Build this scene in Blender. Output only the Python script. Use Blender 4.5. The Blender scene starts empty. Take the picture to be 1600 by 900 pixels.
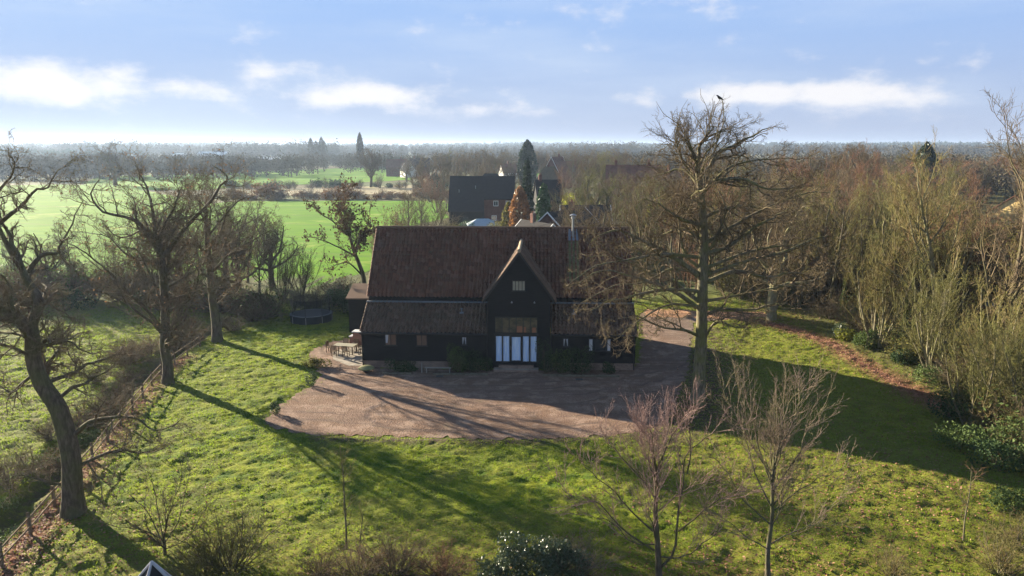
import bpy, math, numpy as np
from math import radians as R, sin, cos, tan, atan, pi

# ------------------------------------------------------------------ camera, world, sun, exposure
scn = bpy.context.scene
COL = scn.collection
FPX, CAMH = 1142.0, 17.7
PITCH = atan(220 / FPX)
cam_d = bpy.data.cameras.new('camera'); cam = bpy.data.objects.new('camera', cam_d); COL.objects.link(cam)
cam.location = (0, 0, CAMH); cam.rotation_euler = (pi / 2 - PITCH, 0, 0)
cam_d.sensor_width = 36; cam_d.lens = FPX / 1600 * 36; cam_d.clip_start = 0.3; cam_d.clip_end = 30000
scn.camera = cam

SUN_EL = R(15.6)
SHD = np.array([0.777, -0.629])                     # the way shadows fall on the ground
sun_dir = np.array([-SHD[0] * cos(SUN_EL), -SHD[1] * cos(SUN_EL), sin(SUN_EL)])   # towards the sun
sd = bpy.data.lights.new('sun', 'SUN'); sd.energy = 5.0; sd.angle = R(0.5); sd.color = (1.0, 0.87, 0.66)
so = bpy.data.objects.new('sun', sd); COL.objects.link(so); so.location = (-60, 60, 60)
import mathutils
so.rotation_euler = mathutils.Vector(-sun_dir).to_track_quat('-Z', 'Y').to_euler()

w = bpy.data.worlds.new('World'); scn.world = w; w.use_nodes = True
nt = w.node_tree; N = nt.nodes; N.clear()
def wn(t, **k):
    n = N.new(t)
    for a, b in k.items(): setattr(n, a, b)
    return n
def wl(a, b): nt.links.new(a, b)
sky = wn('ShaderNodeTexSky', sky_type='NISHITA'); sky.sun_disc = False
sky.sun_elevation = SUN_EL; sky.sun_rotation = math.atan2(sun_dir[0], sun_dir[1])
sky.air_density = 1.0; sky.dust_density = 0.3; sky.ozone_density = 2.5; sky.altitude = 50
bg = wn('ShaderNodeBackground'); bg.inputs[1].default_value = 0.05
tc = wn('ShaderNodeTexCoord'); sep = wn('ShaderNodeSeparateXYZ'); wl(tc.outputs['Generated'], sep.inputs[0])
def wm(op, a, b=None, clamp=False):
    n = wn('ShaderNodeMath', operation=op); n.use_clamp = clamp
    for i, v in enumerate([a, b]):
        if v is None: continue
        if isinstance(v, (int, float)): n.inputs[i].default_value = v
        else: wl(v, n.inputs[i])
    return n.outputs[0]
def wmr(v, a, b, c=0.0, d=1.0):
    n = wn('ShaderNodeMapRange'); n.interpolation_type = 'SMOOTHSTEP'; wl(v, n.inputs[0])
    for i, x in enumerate((a, b, c, d)): n.inputs[i + 1].default_value = x
    return n.outputs[0]
# clouds: noise over direction (azimuth, stretched elevation)
az = wm('ARCTAN2', sep.outputs[0], sep.outputs[1]); el = wm('ARCSINE', sep.outputs[2])
cmb = wn('ShaderNodeCombineXYZ'); wl(wm('MULTIPLY', az, 1.0), cmb.inputs[0]); wl(wm('MULTIPLY', el, 1.9), cmb.inputs[1])
n1 = wn('ShaderNodeTexNoise'); n1.inputs['Scale'].default_value = 13; n1.inputs['Detail'].default_value = 8; n1.inputs['Roughness'].default_value = 0.55; wl(cmb.outputs[0], n1.inputs[0])
def blob(az0, el0, sa, se, a):
    x = wm('DIVIDE', wm('SUBTRACT', az, az0), sa); y = wm('DIVIDE', wm('SUBTRACT', el, el0), se)
    return wm('MULTIPLY', wm('EXPONENT', wm('MULTIPLY', wm('ADD', wm('MULTIPLY', x, x), wm('MULTIPLY', y, y)), -1.0)), a)
blobs = [(-0.60, 0.066, 0.17, 0.024, .50), (-0.53, 0.088, 0.10, 0.014, .30), (-0.29, 0.098, 0.07, 0.013, .36), (-0.20, 0.066, 0.17, 0.018, .46), (-0.04, 0.046, 0.13, 0.010, .30),
         (0.29, 0.066, 0.10, 0.014, .42), (0.43, 0.060, 0.14, 0.020, .55), (0.10, 0.17, 0.20, 0.020, .16),
         (1.2, 0.08, 0.2, 0.03, .5), (-1.3, 0.08, 0.3, 0.03, .5), (2.4, 0.1, 0.3, 0.04, .5), (-2.5, 0.1, 0.3, 0.04, .5)]
acc = None
for b in blobs:
    o = blob(*b); acc = o if acc is None else wm('ADD', acc, o)
dens = wm('ADD', acc, wm('MULTIPLY', wm('SUBTRACT', n1.outputs[0], 0.5), 1.5))
cl = wm('MULTIPLY', wmr(dens, 0.10, 0.60), wmr(el, 0.01, 0.06, 0.1, 0.92))
n2 = wn('ShaderNodeTexNoise'); n2.inputs['Scale'].default_value = 2.2; n2.inputs['Detail'].default_value = 6
cmb2 = wn('ShaderNodeCombineXYZ'); wl(az, cmb2.inputs[0]); wl(wm('MULTIPLY', el, 6.0), cmb2.inputs[1]); wl(cmb2.outputs[0], n2.inputs[0])
veil = wm('MULTIPLY', wmr(n2.outputs[0], 0.38, 0.75), wm('MULTIPLY', wmr(el, 0.15, 0.5, 0.7, 0.08), wmr(el, 0.0, 0.07, 0.1, 1.0)))
def wmix(f, a, b):
    n = wn('ShaderNodeMix', data_type='RGBA')
    if isinstance(f, float): n.inputs[0].default_value = f
    else: wl(f, n.inputs[0])
    for i, v in ((6, a), (7, b)):
        if isinstance(v, tuple): n.inputs[i].default_value = (*v, 1)
        else: wl(v, n.inputs[i])
    return n.outputs[2]
# the air near the ground whitens the sky towards the horizon
base = wmix(wmr(el, 0.16, 0.65, 0.97, 0.06), sky.outputs[0], (1.52, 2.28, 3.80))
hz = wmix(wmr(el, -0.02, 0.19, 0.96, 0.0), base, (2.05, 2.35, 3.05))
c1 = wmix(veil, hz, (2.6, 3.1, 3.9))
c2 = wmix(cl, c1, (4.1, 4.05, 4.1))
wl(c2, bg.inputs[0])
wo = wn('ShaderNodeOutputWorld'); wl(bg.outputs[0], wo.inputs[0])

vs = scn.view_settings
vs.view_transform = 'Standard'; vs.look = 'None'; vs.gamma = 1; vs.use_curve_mapping = False; vs.exposure = 2.25
scn.render.engine = 'CYCLES'
cy = scn.cycles
cy.max_bounces = 4; cy.diffuse_bounces = 2; cy.glossy_bounces = 2; cy.transmission_bounces = 2; cy.volume_bounces = 0; cy.transparent_max_bounces = 6
cy.use_denoising = True; cy.denoiser = 'OPENIMAGEDENOISE'; cy.denoising_input_passes = 'RGB_ALBEDO_NORMAL'; cy.denoising_prefilter = 'NONE'; cy.use_adaptive_sampling = True; cy.adaptive_threshold = 0.01
cy.sample_clamp_indirect = 6
cy.caustics_reflective = False; cy.caustics_refractive = False

# ------------------------------------------------------------------ helpers: where a spot seen in the photo stands
def ray(x, y):
    u = (x - 800) / FPX; v = (y - 450) / FPX
    return u, cos(PITCH) - v * sin(PITCH), -sin(PITCH) - v * cos(PITCH)
def g(x, y, z=0.0):
    a, b, c = ray(x, y); t = (z - CAMH) / c
    return (a * t, b * t)
def at(x, y, Y):
    a, b, c = ray(x, y); t = Y / b
    return (a * t, Y, CAMH + c * t)

# ------------------------------------------------------------------ materials
def mat(name, build, disp=None):
    m = bpy.data.materials.new(name); m.use_nodes = True
    t = m.node_tree; t.nodes.clear()
    K = NB(t); o = t.nodes.new('ShaderNodeOutputMaterial')
    t.links.new(build(K), o.inputs[0]); return m
class NB:
    def __init__(s, t): s.t = t; s._o = None
    def n(s, ty, **k):
        n = s.t.nodes.new(ty)
        for a, b in k.items(): setattr(n, a, b)
        return n
    def l(s, a, b):
        if isinstance(a, (int, float)): b.default_value = a
        elif isinstance(a, tuple): b.default_value = (*a, 1) if len(b.default_value) == 4 else a
        else: s.t.links.new(a, b)
    def obj(s):
        if s._o is None: s._o = s.n('ShaderNodeTexCoord').outputs['Object']
        return s._o
    def geo(s): return s.n('ShaderNodeNewGeometry').outputs['Position']
    def noise(s, scale, det=4, rough=.55, vec=None, dim=None):
        n = s.n('ShaderNodeTexNoise'); n.inputs['Scale'].default_value = scale; n.inputs['Detail'].default_value = det; n.inputs['Roughness'].default_value = rough
        s.l(vec if vec is not None else s.geo(), n.inputs[0]); return n.outputs[0]
    def vor(s, scale, vec=None, feat='F1', out=0):
        n = s.n('ShaderNodeTexVoronoi', feature=feat); n.inputs['Scale'].default_value = scale
        s.l(vec if vec is not None else s.geo(), n.inputs[0]); return n.outputs[out]
    def m(s, op, a, b=0.0):
        n = s.n('ShaderNodeMath', operation=op); s.l(a, n.inputs[0]); s.l(b, n.inputs[1]); return n.outputs[0]
    def mr(s, v, a, b, c=0.0, d=1.0):
        n = s.n('ShaderNodeMapRange'); n.interpolation_type = 'SMOOTHSTEP'; s.l(v, n.inputs[0])
        for i, x in enumerate((a, b, c, d)): n.inputs[i + 1].default_value = x
        return n.outputs[0]
    def mix(s, f, a, b, bt='MIX'):
        n = s.n('ShaderNodeMix', data_type='RGBA', blend_type=bt); s.l(f, n.inputs[0]); s.l(a, n.inputs[6]); s.l(b, n.inputs[7]); return n.outputs[2]
    def scale(s, v, sx, sy, sz):
        n = s.n('ShaderNodeMapping'); s.l(v, n.inputs[0]); n.inputs['Scale'].default_value = (sx, sy, sz); return n.outputs[0]
    def xyz(s, v):
        n = s.n('ShaderNodeSeparateXYZ'); s.l(v, n.inputs[0]); return n.outputs
    def rnd(s): return s.n('ShaderNodeObjectInfo').outputs['Random']
    def attr(s, a): n = s.n('ShaderNodeAttribute'); n.attribute_name = a; return n.outputs['Fac']
    def bsdf(s, col, rough=.8, spec=.3, metal=0.0, bump=None, bs=.3, bd=.05):
        n = s.n('ShaderNodeBsdfPrincipled'); s.l(col, n.inputs['Base Color']); s.l(rough, n.inputs['Roughness']); n.inputs['Specular IOR Level'].default_value = spec; s.l(metal, n.inputs['Metallic'])
        if bump is not None:
            b = s.n('ShaderNodeBump'); b.inputs['Strength'].default_value = bs; b.inputs['Distance'].default_value = bd; s.l(bump, b.inputs['Height']); s.l(b.outputs[0], n.inputs['Normal'])
        return n.outputs[0]
    def leafy(s, col, tr=.4, rough=.6, spec=.3, tcol=None):
        a = s.bsdf(col, rough, spec); t = s.n('ShaderNodeBsdfTranslucent'); s.l(tcol if tcol is not None else col, t.inputs[0])
        m = s.n('ShaderNodeMixShader'); m.inputs[0].default_value = tr; s.l(a, m.inputs[1]); s.l(t.outputs[0], m.inputs[2]); return m.outputs[0]

def simple(name, c, rough=.7, spec=.3, metal=0.0, var=.25, sc=3.0):
    return mat(name, lambda K: K.bsdf(K.mix(K.mr(K.noise(sc, 5, vec=K.obj()), .3, .7, 0, var), c, tuple(x * .45 for x in c)), rough, spec, metal))

def bark_m(name, c1, c2, moss=None, mf=.5):
    def b(K):
        o = K.obj(); st = K.noise(9, 6, .65, K.scale(o, 1, 1, .25))
        c = K.mix(K.mr(st, .35, .68), c1, c2)
        c = K.mix(K.mr(K.rnd(), 0, 1, 0, .35), c, tuple(x * .55 for x in c1))
        if moss:
            c = K.mix(K.m('MULTIPLY', K.mr(K.noise(1.1, 4, .6, o), .40, .62), mf), c, moss)
        return K.bsdf(c, .9, .15, 0.0, st, .8, .06)
    return mat(name, b)
def leaf_m(name, c1, c2, tr=.35, rough=.5, spec=.4, sc=1.2):
    def b(K):
        f = K.mr(K.noise(sc, 4, .6, K.obj()), .35, .65); c = K.mix(f, c1, c2)
        c = K.mix(K.mr(K.noise(14, 2, .5, K.obj()), .4, .6, 0, .5), c, tuple(min(1, x * 1.5) for x in c2))
        return K.leafy(c, tr, rough, spec)
    return mat(name, b)

M = {}
M['bark_dark'] = bark_m('oak_bark', (.070, .052, .036), (.15, .115, .080), (.10, .105, .035), .5)
M['bark_moss'] = bark_m('mossy_oak_bark', (.095, .078, .052), (.22, .19, .13), (.14, .14, .045), .7)
M['bark_grey'] = bark_m('grey_bark', (.09, .075, .055), (.17, .15, .11), (.12, .125, .045), .6)
M['bark_pale'] = bark_m('pale_bark', (.17, .15, .10), (.30, .27, .18), (.17, .18, .06), .5)
M['twig_brown'] = bark_m('brown_twigs', (.11, .078, .050), (.18, .135, .088), (.13, .12, .045), .35)
M['twig_dark'] = bark_m('dark_twigs', (.075, .053, .036), (.13, .10, .068), (.11, .105, .035), .35)
M['twig_olive'] = bark_m('olive_twigs', (.095, .085, .035), (.165, .145, .065), (.15, .165, .045), .6)
M['twig_red'] = bark_m('reddish_twigs', (.17, .088, .052), (.26, .15, .09))
M['twig_pale'] = bark_m('pale_twigs', (.18, .13, .10), (.32, .24, .19), (.2, .2, .08), .35)
M['twig_pink'] = bark_m('pinkish_twigs', (.18, .115, .10), (.33, .225, .20))
M['twig_gold'] = bark_m('golden_twigs', (.15, .112, .050), (.23, .175, .080), (.18, .19, .05), .6)
M['twig_grey'] = bark_m('grey_twigs', (.10, .085, .070), (.17, .15, .125))
M['leaf_brown'] = leaf_m('withered_leaves', (.10, .060, .034), (.17, .105, .06), .3, .9, .03)
M['leaf_umber'] = leaf_m('dark_brown_leaves', (.050, .034, .022), (.095, .062, .038), .25, .9, .03)
M['leaf_dark'] = leaf_m('dark_evergreen_leaves', (.018, .035, .014), (.04, .07, .025), .2, .65, .12)
M['leaf_ivy'] = leaf_m('ivy_leaves', (.035, .06, .018), (.085, .12, .035), .3, .65, .12)
M['leaf_gloss'] = leaf_m('glossy_laurel_leaves', (.03, .05, .022), (.075, .10, .045), .2, .35, .6)
M['leaf_olive'] = leaf_m('olive_leaves', (.075, .078, .022), (.14, .13, .042), .4, .9, .05)
M['leaf_yellow'] = leaf_m('yellow_green_leaves', (.13, .16, .02), (.28, .28, .04), .4, .8, .1)
M['leaf_conifer'] = leaf_m('conifer_needles', (.014, .030, .016), (.035, .058, .026), .1)
M['leaf_rust'] = leaf_m('rusty_conifer_foliage', (.15, .07, .025), (.26, .13, .045), .3)
M['leaf_cypress'] = leaf_m('cypress_foliage', (.02, .06, .02), (.045, .10, .03), .15)
M['far_wood'] = leaf_m('distant_twigs', (.050, .046, .032), (.075, .066, .044), .1, 1.0, .0, .02)
M['far_wood_green'] = leaf_m('distant_evergreen', (.030, .044, .026), (.045, .060, .034), .1, 1.0, .0, .02)

# ------------------------------------------------------------------ mesh building
def mesh_from(name, parts, smooth=True, mats=()):
    """parts: list of (verts (n,3), faces (m,k), material index)"""
    V = []; lt = []; ls = []; li = []; mi = []; off = 0; lo = 0
    for v, f, k in parts:
        if len(f) == 0: continue
        v = np.asarray(v, np.float32); f = np.asarray(f, np.int64)
        V.append(v); li.append((f + off).ravel()); n = len(f); kk = f.shape[1]
        ls.append(lo + np.arange(n) * kk); lt.append(np.full(n, kk)); mi.append(np.full(n, k)); lo += n * kk; off += len(v)
    V = np.concatenate(V); li = np.concatenate(li); ls = np.concatenate(ls); mi = np.concatenate(mi)
    me = bpy.data.meshes.new(name)
    me.vertices.add(len(V)); me.vertices.foreach_set('co', V.ravel())
    me.loops.add(len(li)); me.loops.foreach_set('vertex_index', li.astype(np.int32))
    me.polygons.add(len(ls)); me.polygons.foreach_set('loop_start', ls.astype(np.int32))
    try: me.polygons.foreach_set('loop_total', np.concatenate(lt).astype(np.int32))
    except Exception: pass
    for m in mats: me.materials.append(m)
    me.polygons.foreach_set('material_index', mi.astype(np.int32))
    me.polygons.foreach_set('use_smooth', np.full(len(ls), smooth))
    me.update(calc_edges=True)
    return me

def unit(v): return v / np.maximum(np.linalg.norm(v, axis=-1, keepdims=True), 1e-9)
def tube(P, Rr, s):
    N_, n, _ = P.shape
    T = unit(np.gradient(P, axis=1)); D = unit(P[:, -1] - P[:, 0])
    ref = np.where(np.abs(D[:, 2:3]) > .8, np.array([[1., 0, 0]]), np.array([[0, 0, 1.]]))[:, None, :]
    U = unit(np.cross(T, np.broadcast_to(ref, T.shape))); W = np.cross(T, U)
    a = np.arange(s) / s * 2 * pi
    V = P[:, :, None, :] + Rr[:, :, None, None] * (U[:, :, None, :] * np.cos(a)[None, None, :, None] + W[:, :, None, :] * np.sin(a)[None, None, :, None])
    idx = np.arange(N_ * n * s).reshape(N_, n, s)
    a0 = idx[:, :-1, :]; a1 = idx[:, 1:, :]
    F = np.stack([a0, np.roll(a0, -1, 2), np.roll(a1, -1, 2), a1], -1).reshape(-1, 4)
    return V.reshape(-1, 3), F
def walk(rng, P0, D0, L, n, tort, up, out=0.0, cen=None):
    N_ = len(P0); P = np.empty((N_, n, 3)); P[:, 0] = P0; D = D0.copy(); st = (L / (n - 1))[:, None]
    for i in range(1, n):
        D = unit(D + rng.normal(0, tort, (N_, 3)) + np.array([0, 0, up]))
        if cen is not None and out: 
            o = P[:, i - 1] - cen; D = unit(D + out * unit(o))
        P[:, i] = P[:, i - 1] + D * st
    P[:, :, 2] = np.maximum(P[:, :, 2], .08)
    return P
def sprout(rng, P, Rr, m, t0, t1, ang, L, lk, n, tort, up, rr, tip=.25, absL=None, out=0.0, cen=None, rmin=.004, cap=None):
    N_, n0, _ = P.shape
    t = t0 + (t1 - t0) * (np.arange(m)[None] + rng.random((N_, m))) / m
    x = t * (n0 - 1); i = np.minimum(x.astype(int), n0 - 2); f = (x - i)[..., None]
    r_ = np.arange(N_)[:, None]
    p = P[r_, i] * (1 - f) + P[r_, i + 1] * f; T = unit(P[r_, i + 1] - P[r_, i])
    rad = Rr[r_, i] * (1 - f[..., 0]) + Rr[r_, i + 1] * f[..., 0]
    Lp = np.linalg.norm(np.diff(P, axis=1), axis=2).sum(1)[:, None]
    base = absL if absL is not None else L * Lp
    Lc = base * (1 - lk * t) * rng.uniform(.6, 1.25, t.shape)
    q = rng.normal(size=T.shape); q = unit(q - (q * T).sum(-1, keepdims=True) * T)
    an = ang * rng.uniform(.65, 1.3, t.shape)[..., None]
    D = unit(np.cos(an) * T + np.sin(an) * q)
    p = p.reshape(-1, 3); D = D.reshape(-1, 3); Lc = Lc.ravel(); r0 = np.minimum(rad.ravel() * rr, rad.ravel() * .9)
    if cap: r0 = np.minimum(r0, cap)
    r0 = np.maximum(r0, rmin)
    C = walk(rng, p, D, Lc, n, tort, up, out, cen)
    RR = r0[:, None] * np.linspace(1, tip, n)[None]
    return C, RR
def curve(pts, n):
    """smooth resample of a polyline (Catmull-Rom)"""
    p = np.array(pts, float); q = np.vstack([2 * p[0] - p[1], p, 2 * p[-1] - p[-2]])
    seg = len(p) - 1; out = []
    for t in np.linspace(0, seg, n):
        i = min(int(t), seg - 1); u = t - i; a, b, c, d = q[i:i + 4]
        out.append(.5 * ((2 * b) + (-a + c) * u + (2 * a - 5 * b + 4 * c - d) * u * u + (-a + 3 * b - 3 * c + d) * u ** 3))
    return np.array(out)
def leaves(rng, P, size, jit=.1, flat=0.0):
    n = len(P); c = P + rng.normal(0, jit, (n, 3))
    a = unit(rng.normal(size=(n, 3))); b = rng.normal(size=(n, 3))
    if flat: a[:, 2] *= (1 - flat); b[:, 2] *= (1 - flat); a = unit(a)
    b = unit(b - (b * a).sum(-1, keepdims=True) * a); s = size * rng.uniform(.6, 1.4, (n, 1))
    V = np.stack([c - a * s, c + b * s * .55, c + a * s, c - b * s * .55], 1).reshape(-1, 3)
    return V, np.arange(n * 4).reshape(n, 4)
def ends(P, k=1): return P[:, -k:].reshape(-1, 3)

# ------------------------------------------------------------------ object helpers
def tag(o, label=None, cat=None, group=None, kind=None):
    if label: o['label'] = label
    if cat: o['category'] = cat
    if group: o['group'] = group
    if kind: o['kind'] = kind
    return o
def link(name, me, parent=None):
    o = bpy.data.objects.new(name, me); COL.objects.link(o)
    if parent is not None: o.parent = parent
    return o
def empty(name, loc=(0, 0, 0), rz=0.0, sc=1.0):
    o = bpy.data.objects.new(name, None); COL.objects.link(o); o.location = loc; o.rotation_euler = (0, 0, rz)
    o.scale = (sc, sc, sc) if not isinstance(sc, tuple) else sc; o.empty_display_size = .2
    return o

class MB:
    """collects boxes, prisms and tubes into one mesh"""
    def __init__(s): s.p = []
    def add(s, v, f, k=0):
        v = np.array(v, float)
        for L in sorted({len(x) for x in f}): s.p.append((v, np.array([list(x) for x in f if len(x) == L]), k))
        return s
    def box(s, x0, x1, y0, y1, z0, z1, k=0):
        v = [(x, y, z) for z in (z0, z1) for x, y in ((x0, y0), (x1, y0), (x1, y1), (x0, y1))]
        return s.add(v, [(3, 2, 1, 0), (4, 5, 6, 7), (0, 1, 5, 4), (1, 2, 6, 5), (2, 3, 7, 6), (3, 0, 4, 7)], k)
    def poly(s, pts, k=0):
        return s.add(pts, [tuple(range(len(pts)))], k)
    def prism(s, prof, x0, x1, axis='x', k=0):
        """profile polygon (a,b) extruded; axis x: (x,a,b); axis y: (a,y,b)"""
        n = len(prof)
        f = (lambda a, b, e: (e, a, b)) if axis == 'x' else (lambda a, b, e: (a, e, b)) if axis == 'y' else (lambda a, b, e: (a, b, e))
        v = [f(a, b, x0) for a, b in prof] + [f(a, b, x1) for a, b in prof]
        s.add(v, [(i, (i + 1) % n, n + (i + 1) % n, n + i) for i in range(n)], k)
        s.add(v, [tuple(range(n))[::-1]], k); s.add(v, [tuple(range(n, 2 * n))], k); return s
    def rod(s, pts, r, sides=8, k=0, r1=None):
        P = np.array(pts, float)[None]; n = P.shape[1]
        v, f = tube(P, np.linspace(r, r if r1 is None else r1, n)[None], sides); s.add(v, f, k)
        s.add(v[:sides], [tuple(range(sides))], k); s.add(v[-sides:], [tuple(range(sides))[::-1]], k); return s
    def lathe(s, prof, cx, cy, n=20, k=0):
        a = np.arange(n) / n * 2 * pi; pr = np.array(prof, float)
        V = np.stack([cx + pr[:, 0:1] * np.cos(a), cy + pr[:, 0:1] * np.sin(a), np.repeat(pr[:, 1:2], n, 1)], -1)
        idx = np.arange(len(pr) * n).reshape(len(pr), n); a0 = idx[:-1]; a1 = idx[1:]
        F = np.stack([a0, np.roll(a0, -1, 1), np.roll(a1, -1, 1), a1], -1).reshape(-1, 4)
        return s.add(V.reshape(-1, 3), F, k)
    def build(s, name, m, parent=None, smooth=False):
        me = mesh_from(name, s.p, smooth, m if isinstance(m, (list, tuple)) else [m]); return link(name, me, parent)

# ------------------------------------------------------------------ polygons on the ground
def in_poly(px, py, poly):
    inside = np.zeros(px.shape, bool); q = np.array(poly); n = len(q)
    for i in range(n):
        x0, y0 = q[i]; x1, y1 = q[(i + 1) % n]
        c = ((y0 > py) != (y1 > py)) & (px < (x1 - x0) * (py - y0) / (y1 - y0 + 1e-12) + x0); inside ^= c
    return inside
def sdist(px, py, poly):
    q = np.array(poly); n = len(q); d = np.full(px.shape, 1e9)
    for i in range(n):
        a = q[i]; b = q[(i + 1) % n]; e = b - a; t = np.clip(((px - a[0]) * e[0] + (py - a[1]) * e[1]) / (e @ e), 0, 1)
        d = np.minimum(d, np.hypot(px - a[0] - t * e[0], py - a[1] - t * e[1]))
    return np.where(in_poly(px, py, poly), -d, d)
def vnoise(x, y, seed=0):
    """smooth value noise"""
    r = np.random.default_rng(seed); T = r.random((256, 256)); xi = np.floor(x).astype(int); yi = np.floor(y).astype(int); fx = x - xi; fy = y - yi
    fx = fx * fx * (3 - 2 * fx); fy = fy * fy * (3 - 2 * fy); a = T[xi & 255, yi & 255]; b = T[(xi + 1) & 255, yi & 255]; c = T[xi & 255, (yi + 1) & 255]; d = T[(xi + 1) & 255, (yi + 1) & 255]
    return (a * (1 - fx) + b * fx) * (1 - fy) + (c * (1 - fx) + d * fx) * fy

gp = lambda l: [g(*p) for p in l]
DRIVE = gp([(410, 664), (428, 640), (452, 622), (487, 602), (500, 585), (482, 560), (490, 545), (520, 533), (560, 528), (575, 575), (800, 578), (985, 578), (1000, 560), (1004, 520), (1000, 492), (1010, 484),
            (1075, 486), (1130, 488), (1190, 488), (1200, 494), (1130, 500), (1085, 505), (1078, 540), (1074, 580), (1062, 610), (1052, 640), (1035, 662), (1000, 674), (950, 680), (860, 686), (740, 686), (620, 683), (520, 681), (455, 676)])
FENCE = [(-21.0, 25.6), (-21.8, 28.84), (-22.25, 31.2), (-22.75, 33.7), (-24.2, 40.5), (-25.8, 47.5), (-27.5, 54.5), (-27.9, 60), (-28.0, 65.3), (-28.0, 74)]
DITCH = [(x - 1.9, y) for x, y in FENCE]

def ditch_d(px, py):
    d = np.full(px.shape, 1e9)
    for a, b in zip(DITCH[:-1], DITCH[1:]):
        a = np.array(a); b = np.array(b); e = b - a; t = np.clip(((px - a[0]) * e[0] + (py - a[1]) * e[1]) / (e @ e), 0, 1)
        d = np.minimum(d, np.hypot(px - a[0] - t * e[0], py - a[1] - t * e[1]))
    return d
LEAFSTRIP = [g(*p) for p in [(1125, 492), (1190, 505), (1230, 514), (1290, 535), (1350, 572), (1420, 610), (1475, 640)]]
def line_d(px, py, L):
    d = np.full(px.shape, 1e9)
    for a, b in zip(L[:-1], L[1:]):
        a = np.array(a); b = np.array(b); e = b - a; t = np.clip(((px - a[0]) * e[0] + (py - a[1]) * e[1]) / (e @ e), 0, 1)
        d = np.minimum(d, np.hypot(px - a[0] - t * e[0], py - a[1] - t * e[1]))
    return d
def terrain(px, py):
    r = np.hypot(px, py)
    t = np.clip((r - 800) / 2200, 0, 1); z = 12 * t * t * (3 - 2 * t) + 9 * t * (vnoise(px / 420., py / 700., 51) - .5)
    near = np.clip((110 - py) / 20, 0, 1) * np.clip((60 - np.abs(px + 4)) / 8, 0, 1)
    lump = .55 * vnoise(px / .62, py / .45, 1) + .45 * vnoise(px / .27, py / .22, 2) + .6 * vnoise(px / 1.7, py / 1.4, 3)
    gm = np.clip(sdist(px, py, DRIVE) / .7, 0, 1)
    z = z + near * gm * (.21 * lump + .05 * vnoise(px / .17, py / .16, 4) - .05)
    z = z - .75 * np.exp(-(ditch_d(px, py) / .85) ** 2) * np.clip((75 - py) / 5, 0, 1)
    return z - .02
def gz(x, y): return float(terrain(np.array([x], float), np.array([y], float))[0])

# ------------------------------------------------------------------ THE GROUND
def axis(dense, outer):
    return np.concatenate([outer[outer < dense[0]], dense, outer[outer > dense[-1]]])
def symlog(a, b, n): return np.geomspace(a, b, n)
xs = axis(np.arange(-50, 46, .17), np.sort(np.concatenate([-symlog(50.6, 9000, 46), symlog(46.6, 9000, 46)])))
ys = axis(np.arange(20, 78, .16), np.sort(np.concatenate([np.linspace(-300, 19, 20), symlog(78.6, 11000, 70)])))
GX, GY = np.meshgrid(xs, ys); GZ = terrain(GX, GY)
nx, ny = len(xs), len(ys); idx = np.arange(nx * ny).reshape(ny, nx)
F = np.stack([idx[:-1, :-1], idx[:-1, 1:], idx[1:, 1:], idx[1:, :-1]], -1).reshape(-1, 4)
def grass_cols(K, fine=True):
    """one green for soil sheet and grass blades alike"""
    p = K.geo(); X, Y, Z = K.xyz(p)
    big = K.noise(.12, 4, .6); mid = K.noise(.9, 5, .6); sm = K.noise(5, 4, .65)
    c = K.mix(K.mr(mid, .35, .65), (.058, .108, .006), (.205, .230, .015))
    c = K.mix(K.mr(big, .42, .62, 0, .65), c, (.15, .175, .022))
    c = K.mix(K.m('MULTIPLY', K.mr(K.noise(.33, 5, .7), .53, .64), .45), c, (.13, .115, .035))
    # the right-hand lawn is thin, yellow and strewn with leaves
    rightm = K.m('MULTIPLY', K.mr(K.m('ADD', X, K.m('MULTIPLY', big, 14.0)), 8, 19), K.mr(Y, 85, 75))
    nearm = K.mr(K.m('ADD', Y, K.m('MULTIPLY', big, -8.0)), 31, 24.5)
    worn = K.m('MAXIMUM', rightm, nearm)
    c = K.mix(K.m('MULTIPLY', worn, .55), c, (.145, .150, .022))
    c = K.mix(K.m('MULTIPLY', K.m('MULTIPLY', worn, K.mr(sm, .50, .60)), .6), c, (.15, .09, .040))
    # rough paddock past the ditch
    leftm = K.mr(X, -27, -32)
    c = K.mix(K.m('MULTIPLY', leftm, .6), c, (.165, .175, .055))
    c = K.mix(K.m('MULTIPLY', K.m('MULTIPLY', leftm, K.mr(mid, .52, .62)), .6), c, (.17, .13, .07))
    return c
def ground_b(K):
    p = K.geo(); X, Y, Z = K.xyz(p)
    c = grass_cols(K)
    c = K.mix(K.mr(K.noise(8, 5, .75), .47, .60, 0, .45), c, (.035, .040, .012))
    sm = K.noise(7, 5, .7)
    c = K.mix(K.mr(sm, .55, .66, 0, .5), c, (.10, .075, .04))
    far = K.mix(K.mr(K.noise(.02, 4), .4, .6), (.085, .10, .035), (.12, .105, .055))
    c = K.mix(K.mr(Y, 78, 92), c, far)
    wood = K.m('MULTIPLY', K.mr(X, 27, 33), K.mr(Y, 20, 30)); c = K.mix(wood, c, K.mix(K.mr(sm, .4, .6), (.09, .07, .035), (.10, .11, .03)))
    lit = K.attr('litter'); litc = K.mix(K.mr(K.noise(4.5, 5, .7), .35, .65), (.11, .045, .028), (.26, .14, .09))
    c = K.mix(K.m('MULTIPLY', lit, K.mr(K.noise(1.5, 5, .7), .30, .50)), c, litc)
    dr = K.attr('mud'); c = K.mix(K.m('MULTIPLY', dr, K.mr(K.noise(2.5, 5, .6), .30, .55)), c, (.075, .055, .035))
    return K.bsdf(c, .95, .1, 0.0, K.noise(6, 6, .75), .9, .12)
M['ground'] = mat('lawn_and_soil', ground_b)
me = mesh_from('ground', [(np.stack([GX, GY, GZ], -1).reshape(-1, 3), F, 0)], True, [M['ground']])
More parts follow.
